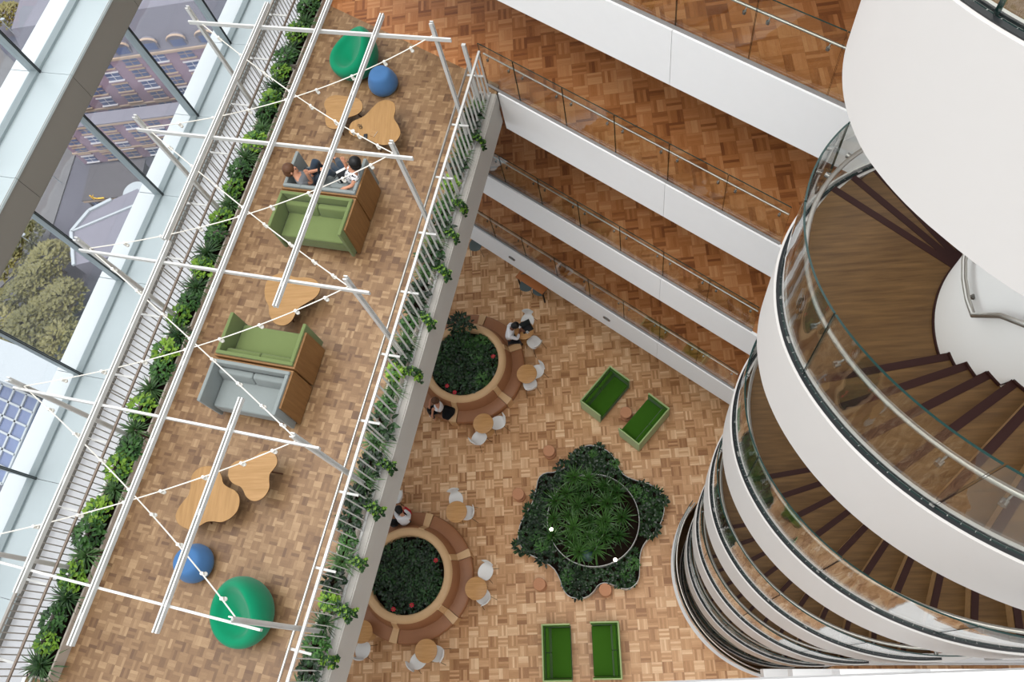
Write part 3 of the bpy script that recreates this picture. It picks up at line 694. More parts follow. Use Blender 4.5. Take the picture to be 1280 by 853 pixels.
# ================================================================ GROUND FLOOR FURNITURE
def chair(mat):
    t = thing('shell_chair', '', 'chair')
    path = [(-.245, .43), (-.23, .445), (-.13, .45), (.0, .445), (.11, .45), (.165, .472), (.19, .53), (.2, .6), (.208, .68), (.218, .76), (.222, .79)]
    wid = [.07, .15, .205, .22, .19, .135, .1, .125, .185, .19, .12]
    rows = []
    for (y, z), w in zip(path, wid):
        rows.append([(w * u, y + (.05 * (1 - u * u) if z > .55 else 0) - (.02 if z > .55 else 0), z + (.025 * u * u if z < .5 else 0)) for u in (-1, -.75, -.4, 0, .4, .75, 1)])
    rings = []
    for i, r in enumerate(rows):
        a = Vector((0, path[min(i + 1, 10)][0] - path[max(i - 1, 0)][0], path[min(i + 1, 10)][1] - path[max(i - 1, 0)][1])).normalized(); n = Vector((0, a.z, -a.y)) * .013
        rings.append(r + [tuple(Vector(p) + n) for p in r[::-1]])
    mb = MB(); mb.loft(rings, True); mb.build('seat_shell', mat, t, 180, sub=1)
    for x in (-1, 1):
        for y in (-1, 1):
            mb = MB(); mb.tube([(x * .09, y * .07 - .02, .435), (x * .17, y * .15 - .02, .41), (x * .22, y * .22 - .0, 0)], .009, 6); mb.build('leg', M['chrome'], t, 60)
    return t
def rtable():
    t = thing('round_table', '', 'table')
    mb = MB(); mb.lathe([(.29, .705), (.305, .712), (.305, .73), (.30, .733), (.001, .733)], (0, 0, 0), 40); mb.build('tabletop', M['roundtop'], t, 40)
    mb = MB(); mb.lathe([(.028, .02), (.028, .7), (.1, .703)], (0, 0, 0), 14); mb.build('column', M['chrome'], t, 40)
    mb = MB(); mb.lathe([(.21, 0), (.21, .012), (.03, .03)], (0, 0, 0), 30); mb.build('base', M['roundtop'], t, 40); return t
tabs = dict(a=(658.5, 467.5, 'round wood table at the upper ring bench, on its right side by two white chairs'), b=(604, 529.5, 'round wood table at the lower right of the upper ring bench'), c=(570.5, 640, 'round wood table above the lower ring bench'), d=(595, 736, 'round wood table on the right side of the lower ring bench'), e=(532.5, 814, 'round wood table below the lower ring bench'), f=(655, 413, 'round wood table with a dark laptop in front of the person in white'), g=(452, 790, 'round wood table mostly hidden by the planted terrace edge'))
o = None; TP = {}
for k, (px, py, lb) in tabs.items():
    q = at(px, py, .73); TP[k] = q
    o = rtable() if o is None else dup(o)
    place(o, (q.x, q.y, 0), 0, lb, 'round wood tables on the ground floor')
wc = chair(M['whiteplastic']); first = True
def put_chair(px, py, face, lb, src, zz=.45, group='white shell chairs on the ground floor'):
    global first
    q = at(px, py, zz); f = Vector(face) - Vector((q.x, q.y)) if not isinstance(face, (int, float)) else None
    rz = math.atan2(f.y, f.x) + PI / 2 if f is not None else face
    o = src if first else dup(src); first = False
    return place(o, (q.x, q.y, 0), rz, lb, group)
P2 = lambda k: (TP[k].x, TP[k].y)
put_chair(671.5, 464.5, (-3.05, 8.18), 'white chair on the right of the round table at the upper ring bench', wc)
put_chair(663, 481.5, P2('a'), 'white chair below the round table on the right of the upper ring bench', wc)
put_chair(623.5, 528.5, (-4.4, 6.72), 'white chair on the right of the round table under the upper ring bench', wc)
put_chair(598.5, 548.5, (-3.95, 6.9), 'white chair below the round table under the upper ring bench', wc)
put_chair(570, 624, P2('c'), 'white chair above the round table over the lower ring bench', wc)
put_chair(584.5, 641.5, P2('c'), 'white chair on the right of the round table over the lower ring bench', wc)
put_chair(607.5, 714, P2('d'), 'white chair above the round table right of the lower ring bench', wc)
put_chair(604, 746.5, P2('d'), 'white chair below the round table right of the lower ring bench', wc)
put_chair(546.5, 818, P2('e'), 'white chair on the right of the round table below the lower ring bench', wc)
put_chair(522.5, 827, P2('e'), 'white chair at the lower left of the round table below the lower ring bench', wc)
put_chair(659.5, 401, P2('f'), 'white chair above the table with the laptop', wc)
put_chair(668.5, 429, P2('f'), 'white chair below the table with the laptop', wc)
put_chair(453.5, 814, (-7.35, 1.3), 'white chair half hidden by the terrace edge at the bottom', wc)
put_chair(496, 621, (-7.4, 4.9), 'white chair mostly hidden by the terrace edge near the person with the red bag', wc)
gc = chair(M['greyplastic']); first = True; gg = 'grey shell chairs at the orange desk'
dc = at(664, 346, .73); dn = GN
put_chair(658, 356, GA + 0.5, 'grey chair on the left at the orange desk under the lowest gallery', gc, .45, gg)
put_chair(675, 361.5, GA + .2, 'grey chair on the right at the orange desk under the lowest gallery', gc, .45, gg)
put_chair(594.5, 306, GA + .6, 'grey chair peeping out beside the terrace edge under the lowest gallery', gc, .45, gg)
c1, c2 = at(651.5, 346, .73), at(676, 361.5, .73); m = (c1 + c2) / 2 - GN * .24
t = thing('desk', 'orange wood desk half under the lowest gallery', 'desk', (m.x, m.y, 0), GA)
mb = MB(); mb.box((0, 0, .715), (1.1, .72, .03)); mb.build('desktop', plain('orange_wood', '#b5713f', .45), t, bevel=.006)
for x in (-1, 1):
    for y in (-1, 1): mb = MB(); mb.box((x * .5, y * .3, .35), (.04, .04, .7)); mb.build('leg', M['black'], t)
def stool():
    t = thing('cork_stool', '', 'stool')
    mb = MB(); mb.lathe([(.15, 0), (.17, .01), (.172, .12), (.14, .15), (.14, .27), (.172, .30), (.175, .41), (.165, .43), (.001, .43)], (0, 0, 0), 28); mb.build('body', M['cork'], t, 40); return t
o = None
for px, py, lb in ((686, 563.5, 'cork stool above the large planter, on the left'), (647.5, 617.5, 'cork stool on the left side of the large planter'), (674, 730.5, 'cork stool at the lower left of the large planter'), (756.5, 737.5, 'cork stool tucked into the lower curve of the large planter'), (782.5, 515.5, 'cork stool between the two angled green sofas')):
    q = at(px, py, .43); o = stool() if o is None else dup(o); place(o, (q.x, q.y, 0), 0, lb, 'cork stools on the ground floor')
# ring benches around round planters
def ring_bench():
    t = thing('ring_bench', '', 'bench'); n = 72
    def arc(mb, a0, a1, prof, m=0, caps=True):
        k = max(3, int((a1 - a0) / 4)); mb.loft([[(r * cos(D(a0 + (a1 - a0) * i / k)), r * sin(D(a0 + (a1 - a0) * i / k)), z) for r, z in prof] for i in range(k + 1)], caps, m)
    full = lambda prof: [[(r * cos(2 * PI * i / n), r * sin(2 * PI * i / n), z) for r, z in prof] for i in range(n)]
    mb = MB(); mb.loft(full([(1.72, 0), (1.72, .3), (1.2, .3), (1.2, 0)]), False, 0, True); mb.build('plinth', M['leather'], t, 40)
    mb = MB(); mb.loft(full([(1.30, .80), (1.27, .86), (1.2, .89), (1.1, .885), (1.06, .85), (1.05, .5), (1.12, .5), (1.2, .78)]), False, 0, True); mb.build('rim', M['leatherlt'], t, 60)
    mb = MB(); mb.loft(full([(1.05, .55), (1.05, .62), (.01, .62), (.01, .55)]), False, 0, True); mb.build('soil', M['soil'], t)
    dv = [74, 20, -42, -103, -164, 136]; dv = sorted(x % 360 for x in dv)
    for i in range(6):
        a0, a1 = dv[i] + 4, dv[(i + 1) % 6] + (360 if i == 5 else 0) - 4
        mb = MB(); arc(mb, a0, a1, [(1.78, .28), (1.8, .34), (1.79, .42), (1.75, .45), (1.42, .45), (1.40, .42), (1.40, .28)]); mb.build('seat_cushion', M['leather'], t, 50)
        mb = MB(); arc(mb, a0, a1, [(1.40, .42), (1.43, .46), (1.33, .78), (1.29, .82), (1.24, .8), (1.3, .42)]); mb.build('back_cushion', M['leather'], t, 50)
        a = dv[i]
        mb = MB(); arc(mb, a - 3.6, a + 3.6, [(1.80, .0), (1.80, .47), (1.76, .485), (1.42, .485), (1.31, .84), (1.25, .85), (1.25, .0)]); mb.build('divider', M['leatherlt'], t, 40)
    return t
rb = ring_bench(); place(rb, (-4.80, 8.75, 0), 0, 'upper tan leather ring bench around a round planter', 'tan leather ring benches around planters')
B2 = dup(rb, (-6.27, 2.53, 0), 0, 'lower tan leather ring bench around a round planter')
# large free form planter
BL = [(-1.02, 6.12), (-.66, 5.98), (-.42, 5.74), (-.3, 5.39), (-.15, 5.17), (.2, 5.02), (.61, 4.9), (.83, 4.62), (.9, 4.26), (.83, 3.96), (.68, 3.7), (.29, 3.32), (.14, 3.02), (.11, 2.65), (.08, 2.36), (-.04, 2.19), (-.22, 2.09), (-.45, 2.12), (-.66, 2.22), (-.83, 2.27), (-1.02, 2.23), (-1.16, 2.04), (-1.34, 1.9), (-1.6, 1.86), (-1.85, 1.93), (-2.0, 2.12), (-2.08, 2.43), (-2.27, 2.73), (-2.67, 2.95), (-3.02, 3.11), (-3.23, 3.42), (-3.2, 3.8), (-3.04, 4.13), (-2.81, 4.46), (-2.69, 4.87), (-2.64, 5.19), (-2.45, 5.35), (-2.1, 5.36), (-1.71, 5.55), (-1.51, 5.9), (-1.25, 6.1)]
BC = Vector((-1.15, 3.95))
t = thing('free_form_planter', 'large dark star shaped planter with thin white edge on the ground floor', 'planter', (BC.x, BC.y, 0))
poly = smooth([Vector(p) - BC for p in BL][::-1], 1)
def inset(f): return [p - p.normalized() * f for p in poly]
def ringz(f, z): return [(p.x, p.y, z) for p in inset(f)]
mb = MB(); mb.loft([ringz(.0, 0), ringz(.0, .45), ringz(.014, .45), ringz(.014, .1)], False); mb.build('planter_wall', M['whitesteel'], t)
mb = MB(); mb.loft([ringz(.022, .2), ringz(.022, .36)], True); mb.build('soil', M['soil'], t)
RC = Vector((-1.09, 3.93)); RR = 1.27; RW = .012
mb = MB(); mb.lathe([(RR - .02, .3), (RR, .3), (RR, .74), (RR - .02, .74), (RR - .02, .3)], (RC.x - BC.x, RC.y - BC.y, 0), 72)
mb = MB(); q = Vector((RC.x - BC.x, RC.y - BC.y, 0)); mb.loft([[(q.x + r * cos(2 * PI * i / 72), q.y + r * sin(2 * PI * i / 72), z) for r, z in ((RR, .3), (RR, .72), (RR - RW, .72), (RR - RW, .3))] for i in range(72)], False, 0, True); mb.build('inner_ring', M['whitesteel'], t, 40)
mb = MB(); mb.lathe([(.001, .5), (RR - .03, .5), (RR - .03, .62), (.001, .62)], q, 48); mb.build('inner_soil', M['soil'], t)
for i, (px, py, lb) in enumerate(((689, 662, 'small lit garden lamp in the large planter, on the left of its inner ring'), (769, 700, 'small lit garden lamp in the large planter, at the lower right of its inner ring'))):
    q = at(px, py, .9); t = thing('garden_lamp', lb, 'lamp', (q.x, q.y, .58), 0, 'small lamps in the large planter')
    mb = MB(); mb.lathe([(.012, 0), (.012, .27)], (0, 0, 0), 8); mb.build('stake', M['black'], t)
    mb = MB(); mb.ball((0, 0, .31), .05); lm = NT('lamp_glow_%d' % i); lm.bs.inputs['Emission Color'].default_value = (1, .9, .75, 1); lm.bs.inputs['Emission Strength'].default_value = 9 if i == 0 else 5; mb.build('globe', lm.P((1, 1, 1, 1)), t, 180)
q = at(735, 695, .75); o = MB().ball((0, 0, 0), .17).build('garden_ball', plain('dark_green_ball', '#2f4a45', .5), None, 180); o.location = (q.x, q.y, .78); tag(o, 'smooth dark green ball among the plants inside the white ring', 'ball')
# ================================================================ PLANTS
RNG = random.Random(11)
def leaf(mb, p, az, el, ln, w, droop, n=3, m=0, prof=None):
    prof = prof or {1: [.6], 2: [.5, 1], 3: [.45, 1, .75], 4: [.5, 1, .9, .55]}[n]
    q = Vector(p); side = Vector((-sin(az), cos(az), 0)); vs = []; tilt = RNG.uniform(-.5, .5)
    side = (side + Vector((0, 0, tilt))).normalized()
    for i in range(n):
        ww = w / 2 * prof[i]; vs += [q + side * ww, q - side * ww]
        q = q + Vector((cos(az) * cos(el), sin(az) * cos(el), sin(el))) * (ln / n); el -= droop
    vs.append(q); fs = [(2 * i, 2 * i + 1, 2 * i + 3, 2 * i + 2) for i in range(n - 1)] + [(2 * n - 2, 2 * n - 1, 2 * n)]
    mb.add(vs, fs, m)
def rosette(n, ln, w, e0, e1, droop, z=.03, seg=4):
    mb = MB()
    for i in range(n):
        f = i / n; az = i * 2.39996 + RNG.uniform(-.2, .2); l_ = ln * RNG.uniform(.75, 1.15) * (.65 + .35 * f)
        leaf(mb, (.02 * cos(az), .02 * sin(az), z * (1 - f)), az, e0 + (e1 - e0) * f + RNG.uniform(-.15, .15), l_, w, droop, seg, 0, [.7, 1, .8, .5] if seg == 4 else None)
    return mb
def bush(n, r, h, ln, w, el=.3, m2=.0, seg=2, low=0.0):
    mb = MB()
    for i in range(n):
        az = RNG.uniform(0, 2 * PI); f = math.sqrt(RNG.random()); rr = r * f; zz = low + h * math.sqrt(max(0, 1 - f * f * .85)) * RNG.uniform(.7, 1.0)
        p = (rr * cos(az), rr * sin(az), zz); a2 = az + RNG.gauss(0, .7)
        leaf(mb, p, a2, el + RNG.uniform(-.45, .45), ln * RNG.uniform(.7, 1.2), w * RNG.uniform(.8, 1.15), .35, seg, 1 if RNG.random() < m2 else 0)
    return mb
def stems(n, r, h):
    mb = MB()
    for i in range(n):
        a = RNG.uniform(0, 6.28); rr = r * RNG.uniform(.2, .9); mb.tube([(rr * .2 * cos(a), rr * .2 * sin(a), -.03), (rr * .7 * cos(a), rr * .7 * sin(a), h * .5), (rr * cos(a), rr * sin(a), h * .9)], .005, 4)
    return mb
def plant(kind):
    t = thing({'spike': 'spider_plant', 'lime': 'lime_leaf_plant', 'broad': 'broad_leaf_plant', 'fine': 'small_leaf_shrub', 'palm': 'palm_rosette', 'mid': 'mid_green_plant', 'trail': 'trailing_ivy'}[kind], '', 'plant')
    if kind == 'spike': f = rosette(64, .44, .026, 1.35, .15, .33); mt = M['leafspike']; st = stems(3, .05, .08)
    elif kind == 'lime': f = bush(120, .19, .24, .1, .062, .35, .3); mt = [M['leaflime'], M['leafmid']]; st = stems(6, .14, .2)
    elif kind == 'mid': f = bush(130, .2, .26, .11, .055, .3, .4); mt = [M['leafmid'], M['leafdk']]; st = stems(6, .14, .2)
    elif kind == 'broad': f = bush(62, .24, .22, .17, .085, .35, .25, 3); mt = [M['leafblk'], M['leafdk']]; st = stems(6, .16, .18)
    elif kind == 'fine': f = bush(150, .29, .3, .12, .05, .4, .5, 3); mt = [M['leafblk'], M['leafdk']]; st = stems(8, .2, .25)
    elif kind == 'palm': f = rosette(40, .56, .034, 1.25, .2, .19, .05, 4); mt = M['leafpalm']; st = stems(3, .04, .1)
    else:
        f = MB(); st = MB(); mt = [M['leafdk'], M['leaflime']]
        for i in range(5):
            a = RNG.uniform(-.5, .5); pts = [Vector((0, 0, .12)), Vector((.1 * cos(a), .1 * sin(a), .17)), Vector((.22 * cos(a), .22 * sin(a) + .02, .1)), Vector((.27 * cos(a), .3 * sin(a), -.05)), Vector((.28 * cos(a), .36 * sin(a), -.05 - RNG.uniform(.05, .25)))]
            st.tube(pts, .004, 4)
            for j in range(26):
                u = RNG.uniform(0, 3.99); k = int(u); p = pts[k].lerp(pts[k + 1], u - k); leaf(f, p, RNG.uniform(-1.4, 1.4), .5, .075, .06, .5, 2, 1 if RNG.random() < .25 else 0)
    f.build('foliage', mt, t); st.build('stems', M['stem'], t)
    return t
PP = {}
def put(kind, p, label, group, sc=1.0, rz=None):
    if kind not in PP or len(PP[kind]) < 2:
        o = plant(kind); PP.setdefault(kind, []).append(o)
    else: o = dup(RNG.choice(PP[kind]))
    rz = RNG.uniform(0, 6.28) if rz is None else rz
    place(o, p, rz, label, group, (sc, sc, sc * RNG.uniform(.9, 1.1)))
    return o
KN = {'spike': 'long thin leaved spider plant', 'lime': 'lime green leafy plant', 'mid': 'mid green leafy plant', 'broad': 'dark broad leaved plant', 'fine': 'dark small leaved shrub', 'palm': 'green palm like rosette', 'trail': 'ivy trailing'}
seq = ['spike', 'lime', 'mid', 'spike', 'lime', 'spike', 'mid', 'lime']
i = 0; b = -.9
while b < 13.6:
    k = seq[i % 8]
    put(k, T(-4.4 + RNG.uniform(-.05, .05), b, LT + .2), KN[k] + ' in the window side troughs of the terrace', KN[k] + 's on the window side', RNG.uniform(.85, 1.1)); b += RNG.uniform(.3, .38); i += 1
seq = ['broad', 'spike', 'broad', 'mid', 'spike', 'lime', 'broad', 'spike', 'mid', 'broad', 'broad', 'spike']
i = 0; b = -.6
while b < 10.3:
    k = seq[i % 12]
    put(k, T(-.27 + RNG.uniform(-.03, .04), b, LT + .16), KN[k] + ' behind the slat railing over the ground floor', KN[k] + 's behind the slat railing', RNG.uniform(.62, .85)); b += RNG.uniform(.27, .34); i += 1
for b in (.15, .95, 1.6, 2.5, 3.1, 4.6, 5.7, 6.6, 7.3, 7.9, 9.3):
    put('trail', T(-.22, b, LT + .12), 'ivy trailing through the slat railing over the pale terrace edge', 'ivies trailing over the terrace edge', RNG.uniform(.8, 1.1), TA + RNG.uniform(-.3, .3))
def fill(c, r, z, n, kinds, where, grp, smin, smax, mind):
    pts = []; tries = 0
    while len(pts) < n and tries < 6000:
        tries += 1; a = RNG.uniform(0, 6.28); rr = r * math.sqrt(RNG.random()); p = Vector((c[0] + rr * cos(a), c[1] + rr * sin(a)))
        if all((p - q).length > mind for q in pts): pts.append(p)
    for p in pts:
        k = RNG.choice(kinds); put(k, (p.x, p.y, z + RNG.uniform(-.02, .06)), KN[k] + ' ' + where, KN[k] + 's ' + where, RNG.uniform(smin, smax))
fill((-4.80, 8.75), .86, .6, 26, ['fine', 'fine', 'fine', 'mid', 'broad'], 'in the round planter of the upper ring bench', '', .85, 1.15, .27)
fill((-6.27, 2.53), .86, .6, 26, ['fine', 'fine', 'fine', 'broad'], 'in the round planter of the lower ring bench', '', .85, 1.15, .27)
put('fine', (-4.95, 9.95, .85), 'tall dark shrub leaning over the upper left rim of the upper ring bench', None, 1.2); put('fine', (-4.75, 9.75, 1.0), 'dark shrub reaching over the top rim of the upper ring bench', None, 1.1)
fill(RC + Vector((-.2, .14)), 1.06, .72, 27, ['palm'], 'inside the white ring of the large planter', '', .8, 1.1, .34)
def inside(p, poly):
    c = False
    for i in range(len(poly)):
        a, b_ = poly[i], poly[i - 1]
        if (a.y > p.y) != (b_.y > p.y) and p.x < (b_.x - a.x) * (p.y - a.y) / (b_.y - a.y) + a.x: c = not c
    return c
bw = [Vector(p) for p in BL]; pts = []; tr = 0
while len(pts) < 80 and tr < 9000:
    tr += 1; p = Vector((RNG.uniform(-3.3, 1), RNG.uniform(1.8, 6.2)))
    if inside(p, bw) and (p - RC).length > RR + .08 and all((p - q).length > .22 for q in pts) and all((p - e).length > .17 for e in bw): pts.append(p)
for p in pts:
    k = 'broad' if RNG.random() < .8 else 'mid'; 
    put(k, (p.x, p.y, .34), KN[k] + ' between the white ring and the edge of the large planter', KN[k] + 's around the white ring', RNG.uniform(.6, .9))
fl = MB()
for i, (px, py, lb) in enumerate(((492, 762, 'lowest of the red blossoms in the lower ring bench planter'), (515, 757, 'red blossom near the bottom rim of the lower ring bench planter'), (545, 701, 'red blossom at the right rim of the lower ring bench planter'), (616.5, 446, 'red blossom at the right rim of the upper ring bench planter'), (568.5, 491, 'red blossom on the bottom rim of the upper ring bench planter'), (559, 483, 'small orange red blossom left of the bottom rim of the upper ring bench planter'))):
    q = at(px, py, .95); t = thing('red_blossom', lb, 'flower', q, i, 'red blossoms in the ring bench planters')
    mb = MB()
    for a in range(7): leaf(mb, (0, 0, 0), a * .9, .6, .085, .05, .5, 2)
    mb.build('petals', M['red'], t); MB().ball((0, 0, .02), .016).build('flower_centre', M['leaflime'], t); mb = MB(); mb.tube([(0, 0, 0), (.02, 0, -.3)], .005, 5); mb.build('stalk', M['leafdk'], t)
# ================================================================ PEOPLE
def skin_obj(name, V_, E_, mat, parent, root=0, sub=2):
    me = bpy.data.meshes.new(name); me.from_pydata([v[0] for v in V_], E_, []); me.materials.append(mat)
    o = bpy.data.objects.new(name, me); COL.objects.link(o); o.parent = parent
    md = o.modifiers.new('skin', 'SKIN'); md.use_smooth_shade = True
    if not me.skin_vertices: me.skin_vertices.new() if hasattr(me.skin_vertices, 'new') else None
    for i, v in enumerate(V_): me.skin_vertices[0].data[i].radius = (v[1], v[1]); me.skin_vertices[0].data[i].use_root = (i == root)
    s = o.modifiers.new('sub', 'SUBSURF'); s.levels = sub; s.render_levels = sub
    return o
def person(label, J, face, cols, sleeve='short', lace=None):
    base = Vector(J['pel']); t = thing('person', label, 'person', (base.x, base.y, base.z - .1))
    j = {k: Vector(v) - t.location for k, v in J.items()}
    fd = Vector(face).normalized(); up = (j['head'] - j['neck']).normalized(); fd = (fd - up * fd.dot(up)).normalized(); sd = fd.cross(up)
    V_ = []; E_ = []
    def v(p, r): V_.append((Vector(p), r)); return len(V_) - 1
    pel = v(j['pel'], .12); mid = v(j['pel'].lerp(j['chest'], .5), .115); ch = v(j['chest'], .13); nk = v(j['neck'], .05); hd = v(j['head'] - up * .02, .085); cr = v(j['head'] + up * .08, .075)
    ns = v(j['head'] - up * .02 + fd * .1, .016)
    E_ += [(pel, mid), (mid, ch), (ch, nk), (nk, hd), (hd, cr), (hd, ns)]
    for s in 'LR':
        sh, el, wr = v(j[s + 'sh'], .055), v(j[s + 'el'], .042), v(j[s + 'wr'], .029); E_ += [(ch, sh), (sh, el), (el, wr)]
        d = (j[s + 'wr'] - j[s + 'el']).normalized(); a = d.cross(Vector((0, 0, 1)))
        a = a.normalized() if a.length > .1 else Vector((1, 0, 0)); n = a.cross(d)
        pm = v(j[s + 'wr'] + d * .055, .034); E_.append((wr, pm))
        for k, ln in enumerate((.062, .074, .07, .055)):
            f1 = v(j[s + 'wr'] + d * .095 + a * (.027 - .018 * k), .010); f2 = v(j[s + 'wr'] + d * (.095 + ln * .55) + a * (.03 - .02 * k) - n * .012, .009); f3 = v(j[s + 'wr'] + d * (.09 + ln * .85) + a * (.03 - .02 * k) - n * .035, .008); E_ += [(pm, f1), (f1, f2), (f2, f3)]
        h1 = v(j[s + 'wr'] + d * .05 + a * .045 - n * .01, .011); h2 = v(j[s + 'wr'] + d * .085 + a * .058 - n * .02, .009); E_ += [(pm, h1), (h1, h2)]
        hp, kn, an, to = v(j[s + 'hip'], .085), v(j[s + 'kn'], .058), v(j[s + 'an'], .036), v(j[s + 'to'], .03); E_ += [(pel, hp), (hp, kn), (kn, an), (an, to)]
    skin_obj('body', V_, E_, cols[0], t)
    V_ = []; E_ = []
    pel = v(j['pel'], .135); mid = v(j['pel'].lerp(j['chest'], .5), .14); ch = v(j['chest'], .15); nk = v(j['chest'].lerp(j['neck'], .7), .075); E_ = [(pel, mid), (mid, ch), (ch, nk)]
    for s in 'LR':
        sh = v(j[s + 'sh'], .072); e1 = v(j[s + 'sh'].lerp(j[s + 'el'], .55 if sleeve == 'short' else 1), .06); E_ += [(ch, sh), (sh, e1)]
        if sleeve == 'long': e2 = v(j[s + 'el'].lerp(j[s + 'wr'], .9), .042); E_.append((e1, e2))
    skin_obj('shirt', V_, E_, cols[1], t)
    V_ = []; E_ = []; pel = v(j['pel'], .145)
    for s in 'LR':
        hp, kn, an = v(j[s + 'hip'], .1), v(j[s + 'kn'], .075), v(j[s + 'an'].lerp(j[s + 'kn'], .08), .052); E_ += [(pel, hp), (hp, kn), (kn, an)]
    skin_obj('trousers', V_, E_, cols[2], t)
    for s in 'LR':
        V_ = []; E_ = []; a_, b_ = v(j[s + 'an'] - Vector((0, 0, .02)), .045), v(j[s + 'to'], .042); skin_obj('shoe', V_, [(a_, b_)], cols[4], t, 0, 1)
    mb = MB(); h = j['head']; c = h + up * .055 - fd * .028
    mb.ball(c, .112, (1.0, 1.0, .98), 16); mb.ball(c - up * .05 - fd * .03, .1, (1, 1, .9), 14); mb.build('hair', cols[3], t, 180)
    mb = MB()
    for s in (-1, 1): mb.ball(h + up * .0 + fd * .088 + sd * s * .034, .013, (1, 1, 1), 8)
    mb.build('eyes', M['device'], t, 180)
    mb = MB(); mb.ball(h - up * .06 + fd * .083, .02, (1, 1, .35), 8); mb.build('mouth', M['leather'], t, 180)
    mb = MB()
    for s in (-1, 1): mb.ball(h + sd * s * .088 - up * .01, .025, (.7, .9, 1.1), 8)
    mb.build('ears', cols[0], t, 180)
    return t
A_ = lambda px, py, z: at(px, py, LT + z)
person('person in grey T-shirt and jeans reclining on the grey sofa, reading a tablet', dict(
    pel=A_(391, 224, .52), chest=A_(377.5, 226, .78), neck=A_(369, 218, .93), head=A_(364.5, 213, 1.02),
    Lsh=A_(375, 217, .86), Lel=A_(385, 216, .72), Lwr=A_(396, 213, .82), Rsh=A_(377, 231, .82), Rel=A_(390, 228, .66), Rwr=A_(385, 219.5, .88),
    Lhip=A_(392, 219, .53), Lkn=A_(394, 201, .92), Lan=A_(400, 208, .53), Lto=A_(405, 206, .5), Rhip=A_(396, 226, .53), Rkn=A_(410, 214, .85), Ran=A_(419, 219, .53), Rto=A_(424, 216, .5)),
    TM + TU * .35 + Vector((0, 0, -.35)), (M['skin'], M['tshirt'], M['jeans'], M['hairbr'], M['blackcloth']))
person('person with black hair and dotted blouse at the right end of the grey sofa', dict(
    pel=A_(440, 224, .52), chest=A_(441.5, 218, .85), neck=A_(441, 210, 1.02), head=A_(441.5, 204.5, 1.12),
    Lsh=A_(444.5, 222, .93), Lel=A_(441, 232, .8), Lwr=A_(433, 235, .78), Rsh=A_(440, 212, .95), Rel=A_(434, 210, .78), Rwr=A_(431, 204.5, .9),
    Lhip=A_(436, 224, .53), Lkn=A_(419, 213, .56), Lan=A_(415, 205, .12), Lto=A_(410, 202, .06), Rhip=A_(437, 219, .53), Rkn=A_(425, 206, .56), Ran=A_(421, 199, .12), Rto=A_(416, 197, .06)),
    -TM + TU * .2 + Vector((0, 0, -.25)), (M['skin'], M['dots'], M['jeans'], M['hairbk'], M['blackcloth']))
t = thing('tablet', 'dark tablet held by the person reclining on the grey sofa', 'tablet', A_(402, 212, .84), TA + .3)
mb = MB(); mb.box((0, 0, 0), (.16, .22, .012)); o = mb.build('casing', M['device'], t, bevel=.004); o.rotation_euler = (0, .9, 0); mb = MB(); mb.box((0, 0, -.007), (.145, .2, .002)); o = mb.build('screen', M['laptopgrey'], t); o.rotation_euler = (0, .9, 0)
t = thing('laptop', 'pale open laptop on the lap of the person in the dotted blouse', 'laptop', A_(431.5, 215.5, .66), TA + .7)
mb = MB(); mb.box((0, 0, 0), (.3, .21, .014)); mb.build('base', M['paper'], t, bevel=.004); mb = MB(); mb.box((0, 0, 0), (.3, .2, .008)); o = mb.build('lid', M['device'], t, bevel=.003); o.location = (0, -.135, .08); o.rotation_euler = (1.0, 0, 0)
t = thing('sofa_cushion', 'pale grey cushion with a dark spiral drawn on it, on the grey sofa', 'cushion', A_(427, 227, .55), TA)
mb = MB(); mb.box((0, 0, 0), (.34, .34, .1)); mb.build('cover', M['grey'], t, bevel=.045); mb = MB(); mb.tube([((.02 + .011 * a) * cos(a), (.02 + .011 * a) * sin(a), .052) for a in [i * .35 for i in range(28)]], .007, 5); mb.build('spiral_print', M['device'], t)
g0 = lambda px, py, z: at(px, py, z)
person('person in white shirt bent over the laptop table on the upper ring bench', dict(
    pel=g0(637, 424, .55), chest=g0(636.5, 415, .9), neck=g0(640.5, 410.5, 1.06), head=g0(644, 408, 1.14),
    Lsh=g0(640, 405.5, .98), Lel=g0(647.5, 406.5, .82), Lwr=g0(651.5, 411, .8), Rsh=g0(637.5, 421, .96), Rel=g0(647, 424, .8), Rwr=g0(649, 416.5, .8),
    Lhip=g0(638, 420, .53), Lkn=g0(648, 420, .55), Lan=g0(650, 423, .1), Lto=g0(653, 421, .05), Rhip=g0(639, 427, .53), Rkn=g0(648.5, 427, .55), Ran=g0(651, 431, .1), Rto=g0(654, 430, .05)),
    (.8, .15, -.7), (M['skindk'], M['shirtw'], M['trousers'], M['hairbk'], M['blackcloth']), 'long')
person('person in white top and dark trousers sitting at the bottom of the upper ring bench', dict(
    pel=g0(549, 510, .55), chest=g0(549, 508, .92), neck=g0(546.5, 504, 1.08), head=g0(544, 502.5, 1.16),
    Lsh=g0(545, 499, 1.0), Lel=g0(538, 500, .85), Lwr=g0(537, 507, .7), Rsh=g0(548.5, 513, .96), Rel=g0(541, 511, .78), Rwr=g0(540.5, 517.5, .68),
    Lhip=g0(545, 509, .53), Lkn=g0(535.5, 512, .55), Lan=g0(538, 518, .1), Lto=g0(538, 522, .05), Rhip=g0(546, 514, .53), Rkn=g0(538.5, 517.5, .55), Ran=g0(543, 523, .1), Rto=g0(544, 526, .05)),
    (-.7, -.5, -.6), (M['skin'], M['shirtw'], M['trousers'], M['hairbr'], M['paper']), 'short')
